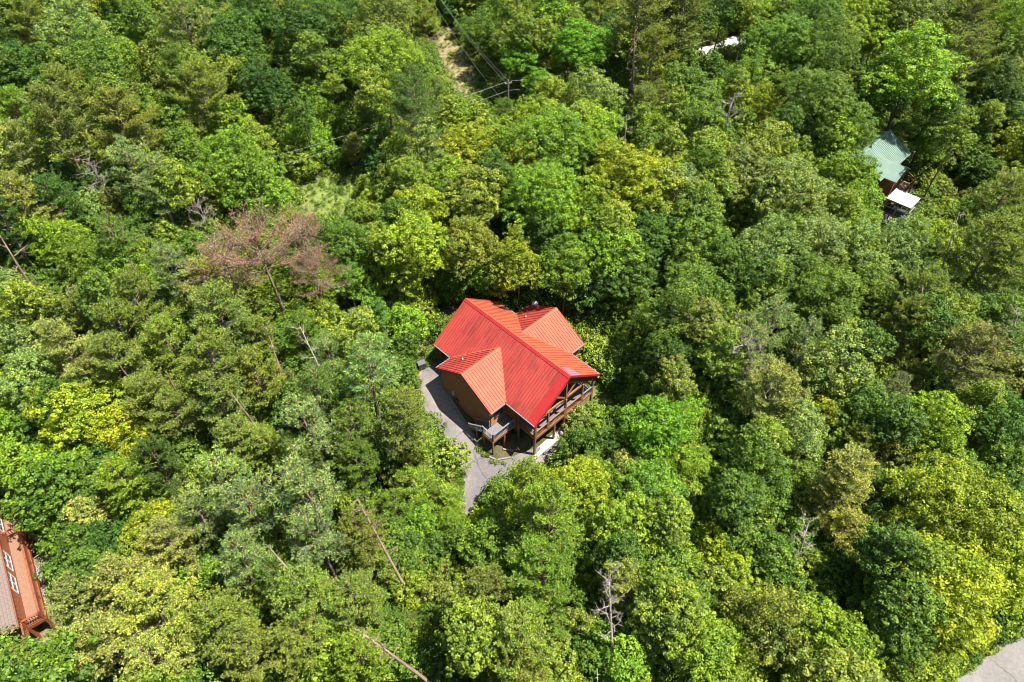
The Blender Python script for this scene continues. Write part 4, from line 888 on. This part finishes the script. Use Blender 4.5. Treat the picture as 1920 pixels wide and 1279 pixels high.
def add_tree(px, py, rp, ty, cl, low=False):
    zc = 9.0
    for _ in range(3):
        p = atg(px, py, zc); Rm = rp * depth(p) / FPX
        if ty in 'BC':
            if ty == 'C': key = 'Cm' if Rm < 3.8 else 'Cl'
            else: key = 'Bs' if Rm < 2.5 or low else ('Bm' if Rm < 3.9 else 'Bl')
        else: key = ty + ('m' if Rm < 3.3 else 'l')
        v = VAR[key][0]; s = Rm / v[0]
        sz = .55 * s + .45 if s > 1 else s
        zc = v[1] * sz
    v = VAR[key][int(rg.integers(len(VAR[key])))]; s = Rm / v[0] * 1.03; sz = zc / v[1]
    if ty in 'BC': v_ = VAR[key]
    p = atg(px, py, v[1] * sz); sink = 0.0
    lowz = v[0] * s * (1.0 if ty in 'BC' else 1.2)
    if any(float(sdist(np.array([p[0]]), np.array([p[1]]), q_)[0]) < 3.0 for q_ in OPEN):
        sink = v[1] * sz - lowz
        if sink > 0: p = atg(px, py, lowz)
        else: sink = 0.0
    placed.append(dict(px=px, py=py, rp=rp, ty=ty, cl=cl, v=v, s=s, sz=sz, p=p, R=Rm, sink=sink))
def clear_of_holes(px, py, rp):
    m_ = min(float(sdist(np.array([px]), np.array([py]), q_)[0]) for q_ in HOLES)
    if m_ < rp * 1.0: rp = max(m_ / 1.0, rp * .62)
    return rp if m_ > rp * .55 or (1040 < px < 1130 and 740 < py < 840) else 0
for tok in TREES.replace('\n', '|').split('|'):
    a_ = tok.split()
    if len(a_) == 5:
        rp_ = clear_of_holes(float(a_[0]), float(a_[1]), float(a_[2]))
        if rp_ > 0: add_tree(float(a_[0]), float(a_[1]), rp_, a_[3], a_[4])
# smaller trees in the gaps between the listed crowns
D0 = np.array([[t['px'], t['py'], t['rp']] for t in placed])
cand = [(x + rg.uniform(-9, 9), y + rg.uniform(-9, 9)) for y in range(-15, 1300, 22) for x in range(-20, 1945, 24)]
for x, y in cand:
    d_ = np.hypot(D0[:, 0] - x, D0[:, 1] - y) - D0[:, 2]
    rr = 30 + 6 * rg.random() + y * .008
    if d_.min() < -4 or any(sdist(np.array([x]), np.array([y]), q_)[0] < rr * .85 for q_ in HOLES): continue
    near = placed[int(np.argmin(d_))]
    cl = {'ol': 'md', 'op': 'br', 'bl': 'md', 'yl': 'br', 'gy': 'md', 'or': 'br', 'sa': 'md'}.get(near['cl'], near['cl'])
    if rg.random() < .25: cl = ['dk', 'md', 'br', 'gy', 'ol'][int(rg.integers(5))]
    add_tree(x, y, rr, 'B', cl, True); placed[-1]['fill'] = -d_.min()
    D0 = np.vstack([D0, [x, y, rr]])
nb = sum(t['ty'] in 'BC' and 'fill' not in t for t in placed)
fills = sorted([t for t in placed if 'fill' in t], key=lambda t: (t['fill'], -t['rp'] ))
keepf = {id(t) for t in fills[:max(0, 292 - nb)]}
understory = [t for t in fills if id(t) not in keepf]
placed = [t for t in placed if 'fill' not in t or id(t) in keepf]
print('listed broadleaf', nb, 'kept', len(keepf), 'understory', len(understory))
print('trees', len(placed))
groups = {}
for t in placed:
    kind = 'pine' if t['ty'] in 'PL' else 'broadleaf tree'
    if t['ty'] == 'L': kind = 'tufted pine'
    size = 'small' if t['R'] < 2.5 else ('mid-sized' if t['R'] < 4.0 else 'large')
    dl = [math.hypot(t['px'] - x, t['py'] - y) for _, x, y in LAND]; i = int(np.argmin(dl)); n_, lx, ly = LAND[i]
    dx, dy = t['px'] - lx, t['py'] - ly
    ang = math.degrees(math.atan2(-dy, dx)) % 360
    dr = ['right of', 'up and right of', 'above', 'up and left of', 'left of', 'down and left of', 'below', 'down and right of'][int((ang + 22.5) // 45) % 8]
    t['lab'] = f"{size} {COL[t['cl']][1]} {kind} {dr} {n_}"; t['d'] = dl[i]; t['kind'] = kind
    groups.setdefault(t['lab'], []).append(t)
for lab, ts in groups.items():
    ts.sort(key=lambda q_: q_['d'])
    if len(ts) > 1:
        for k, t in enumerate(ts): t['lab'] = f'{ORD[min(k, 11)]} {lab}'
for t in placed:
    v = t['v']; p = t['p']; nm = 'pine_tree' if t['ty'] in 'PL' else 'broadleaf_tree'
    o = empty(nm, (p[0], p[1], gz(p) - t['sink']), rg.uniform(0, 6.28)); o.scale = (t['s'], t['s'], t['sz'])
    o.rotation_euler[0] = rg.normal() * .03; o.rotation_euler[1] = rg.normal() * .03
    tag(o, t['lab'], 'pine tree' if nm == 'pine_tree' else 'tree', {'pine': 'olive pines of the wooded slope', 'tufted pine': 'tufted pines of the wooded slope'}.get(t['kind'], 'broadleaf trees of the wooded slope'))
    link('trunk', v[2], o); c = link('crown', v[3], o)
    k = COL[t['cl']][0]; j = rg.normal(size=3) * .10; c.color = (max(.01, 1.10 * k[0] * (1 + j[0] * .5 + j[2])), max(.01, k[1] * (1 + j[1] * .3 + j[2])), k[2] * (1 + j[1]), 1)

# ------------------------------------------------------------------ undergrowth and the forest beyond the frame (uncountable masses)
def scatter(name, pts, scl, meshes, label, mat_over=None):
    me = bpy.data.meshes.new(name); me.from_pydata([tuple(p) for p in pts], [], [])
    a_ = me.attributes.new('scl', 'FLOAT', 'POINT'); a_.data.foreach_set('value', np.array(scl, dtype=np.float32))
    a_ = me.attributes.new('rot', 'FLOAT', 'POINT'); a_.data.foreach_set('value', rg.uniform(0, 6.28, len(pts)).astype(np.float32))
    o = link(name, me); tag(o, label, kind='stuff')
    col = bpy.data.collections.new(name + '_kinds')
    for m_ in meshes:
        if isinstance(m_, tuple):   # trunk and crown together form one kind
            sub = bpy.data.collections.new(name + '_kind'); col.children.link(sub)
            for q_ in m_: sub.objects.link(bpy.data.objects.new('kind', q_))
        else: col.objects.link(bpy.data.objects.new('kind', m_))
    ng = bpy.data.node_groups.new(name, 'GeometryNodeTree')
    ng.interface.new_socket('Geometry', in_out='INPUT', socket_type='NodeSocketGeometry'); ng.interface.new_socket('Geometry', in_out='OUTPUT', socket_type='NodeSocketGeometry')
    N = ng.nodes.new; L = ng.links
    gi, go = N('NodeGroupInput'), N('NodeGroupOutput'); ci = N('GeometryNodeCollectionInfo'); ci.inputs[0].default_value = col
    ci.inputs['Separate Children'].default_value = True; ci.inputs['Reset Children'].default_value = True
    ip = N('GeometryNodeInstanceOnPoints'); ip.inputs['Pick Instance'].default_value = True
    a1, a2 = N('GeometryNodeInputNamedAttribute'), N('GeometryNodeInputNamedAttribute'); a1.inputs[0].default_value = 'scl'; a2.inputs[0].default_value = 'rot'
    cx = N('ShaderNodeCombineXYZ')
    L.new(gi.outputs[0], ip.inputs['Points']); L.new(ci.outputs[0], ip.inputs['Instance']); L.new(a1.outputs['Attribute'], ip.inputs['Scale'])
    L.new(a2.outputs['Attribute'], cx.inputs[2]); L.new(cx.outputs[0], ip.inputs['Rotation']); L.new(ip.outputs[0], go.inputs[0])
    md = o.modifiers.new('scatter', 'NODES'); md.node_group = ng
    return o
def shrub(seed, R_, leaf, per, rc):
    me = crown_broad(R_, R_ * .55, R_ * .9, rc, leaf, per, seed, name='shrub'); me.materials.clear(); me.materials.append(M['under']); return me
shrubs = [shrub(300 + i, 1.15, .17, 26, .34) for i in range(4)]
xy = np.stack([rg.uniform(-120, 120, 26000), rg.uniform(8, 185, 26000)], 1)
half = 8 + (xy[:, 1] * .55 + 38) * .98
ok = np.abs(xy[:, 0]) < half
def excl(polys, mgn):
    global ok
    for pl in polys: ok &= sdist(xy[:, 0], xy[:, 1], np.array(pl)) > mgn
excl([[HW(-7.6, 7.4), HW(4.9, 8.0), HW(7.9, 5), HW(8.4, -5), HW(4, -7), HW(-7.6, -7)]], .3)
excl([[atg(*p_)[:2] for p_ in drive]], .7); excl([[p_[:2] for p_ in rd]], 1.0)
excl(POLYW['soil'], .1); excl(POLYW['grass'], -.2); excl(POLYW['grass'][:2], .2); excl(POLYW['clay'], 0)
excl([[atg(*p_)[:2] for p_ in [(1290, 100), (1335, 82), (1385, 68), (1405, 85), (1370, 108), (1310, 115)]]], .5)
gq = [np.array(gc.location[:2]) + np.array([x * .7071 - y * .7071, x * .7071 + y * .7071]) for x, y in ((-7, -7.5), (4.5, -7.5), (4.5, 5), (-7, 5))]; excl([gq], 0)
gq = [np.array(gb.location[:2]) + np.array([x * .7071 - y * .7071, x * .7071 + y * .7071]) for x, y in ((-4, -2.5), (2, -2.5), (2, 2.5), (-4, 2.5))]; excl([gq], .3)
la = math.atan2(-6.6, 4.8); lq = [np.array([o0[0], o0[1]]) + np.array([x * math.cos(la) - y * math.sin(la), x * math.sin(la) + y * math.cos(la)]) for x, y in ((-16, -8), (3, -8), (3, 2.4), (-16, 2.4))]; excl([lq], .6)
pts = xy[ok]; P3 = np.column_stack([pts, ground(pts[:, 0], pts[:, 1])])
scatter('undergrowth', P3, rg.uniform(.5, 1.7, len(P3)), shrubs, 'low mixed green shrubs and saplings covering the forest floor')
fm0 = []
for v in VAR['Bs']:
    me = v[3].copy(); me.materials.clear(); me.materials.append(M['under']); fm0.append((v[2], me))
scatter('understory', [(t['p'][0], t['p'][1], t['p'][2] - t['v'][1] * t['s']) for t in understory], [t['s'] for t in understory], fm0, 'mass of young green trees filling the gaps under the canopy')
tallk = []
for i in range(4):
    me = crown_broad(1.9, 9.4, 3.0, .36, .18, 42, 400 + i); me.materials.clear(); me.materials.append(M['under']); tallk.append((trunk_broad(9.4, 3.0, 1.9, 410 + i, .11), me))
cpos, cscl = [], []
for t in placed:
    if t['R'] < 2.6 or t['sink'] > 0 or (t['ty'] in 'PL' and rg.random() < .65): continue
    for _ in range(2 if t['R'] > 3.6 else 1):
        a_ = rg.uniform(0, 6.28); x, y = t['px'] + math.cos(a_) * t['rp'] * .95, t['py'] + math.sin(a_) * t['rp'] * .95
        if min(float(sdist(np.array([x]), np.array([y]), q_)[0]) for q_ in HOLES) < t['rp'] * .75: continue
        sc_ = rg.uniform(.75, 1.25); p = atg(x, y, 9.4 * sc_); cpos.append((p[0], p[1], gz(p))); cscl.append(sc_)
scatter('young_trees', cpos, cscl, tallk, 'slender young trees crowding between the taller crowns')
# sparse tufts on the clearings
tx = []
for k in ('grass', 'soil', 'clay'):
    for pl in POLYW[k]:
        lo, hi = pl.min(0), pl.max(0); n = int((hi - lo).prod() * (3.4 if k == 'grass' else 2.2)); q_ = rg.uniform(lo, hi, (n, 2)); q_ = q_[sdist(q_[:, 0], q_[:, 1], pl) < .2]; tx.append(q_)
tx = np.concatenate(tx); tuft = [shrub(320 + i, .42, .11, 10, .17) for i in range(2)]
hq = np.array([HW(-7.6, 7.4), HW(4.9, 8.0), HW(7.9, 5), HW(8.4, -5), HW(4, -7), HW(-7.6, -7)]); tx = tx[(sdist(tx[:, 0], tx[:, 1], hq) > 0) & (sdist(tx[:, 0], tx[:, 1], np.array([atg(*p_)[:2] for p_ in drive])) > .4)]
scatter('weeds', np.column_stack([tx, ground(tx[:, 0], tx[:, 1])]), .2 + rg.exponential(.28, len(tx)).clip(0, 1.9), tuft, 'short weeds dotted over the clearings')
dv = np.array([atg(*p_)[:2] for p_ in smooth_poly(drive, 2)]); lo, hi = dv.min(0) - 1.5, dv.max(0) + 1.5
vg = rg.uniform(lo, hi, (9000, 2)); sd_ = sdist(vg[:, 0], vg[:, 1], dv); vg = vg[(sd_ > -.25 - .35 * rg.random(len(vg)) ** 3) & (sd_ < 1.2) & (sdist(vg[:, 0], vg[:, 1], hq) > .1)]
scatter('verge', np.column_stack([vg, ground(vg[:, 0], vg[:, 1]) + .03]), rg.uniform(.25, .8, len(vg)), tuft, 'ragged low growth along the driveway edges')
rv = np.array([p_[:2] for p_ in rd]); vg = rg.uniform(rv.min(0) - 2, rv.max(0) + 2, (9000, 2)); sd_ = sdist(vg[:, 0], vg[:, 1], rv); vg = vg[(sd_ > -.2) & (sd_ < 1.8)]
scatter('road_verge', np.column_stack([vg, ground(vg[:, 0], vg[:, 1]) + .03]), rg.uniform(.3, .9, len(vg)), tuft, 'ragged low growth along the road edge')
# outer forest
xy = np.stack([rg.uniform(-190, 190, 5200), rg.uniform(-45, 290, 5200)], 1)
def inview(x, y, z=11.0):
    dpt = y * CP + (CAMH - z) * SP; vx = x / dpt * FPX; vy = (y * SP - (CAMH - z) * CP) / dpt * FPX
    return (np.abs(vx) < 1090) & (vy < 800) & (vy > -700) & (dpt > 0)
ok = ~inview(xy[:, 0], xy[:, 1]); excl([[p_[:2] for p_ in rd]], 5.5); excl([lq], 3)
keep = []; cell = {}
for i in np.where(ok)[0]:
    x, y = xy[i]; c_ = (int(x // 6), int(y // 6))
    if all(np.hypot(*(xy[j] - xy[i])) > 5.0 for a1 in (-1, 0, 1) for a2 in (-1, 0, 1) for j in cell.get((c_[0] + a1, c_[1] + a2), [])):
        cell.setdefault(c_, []).append(i); keep.append(i)
pts = xy[keep]
fm = []
for v in VAR['Bm'][:3] + VAR['Bl'][:2]:
    me = v[3].copy(); me.materials.clear(); me.materials.append(M['under']); fm.append((v[2], me))
scatter('forest', np.column_stack([pts, ground(pts[:, 0], pts[:, 1])]), rg.uniform(.85, 1.25, len(pts)), fm, 'unbroken woodland continuing beyond the view')
TRI = sum(len(m_.polygons) * 2 for m_ in bpy.data.meshes)
print('tris', TRI)
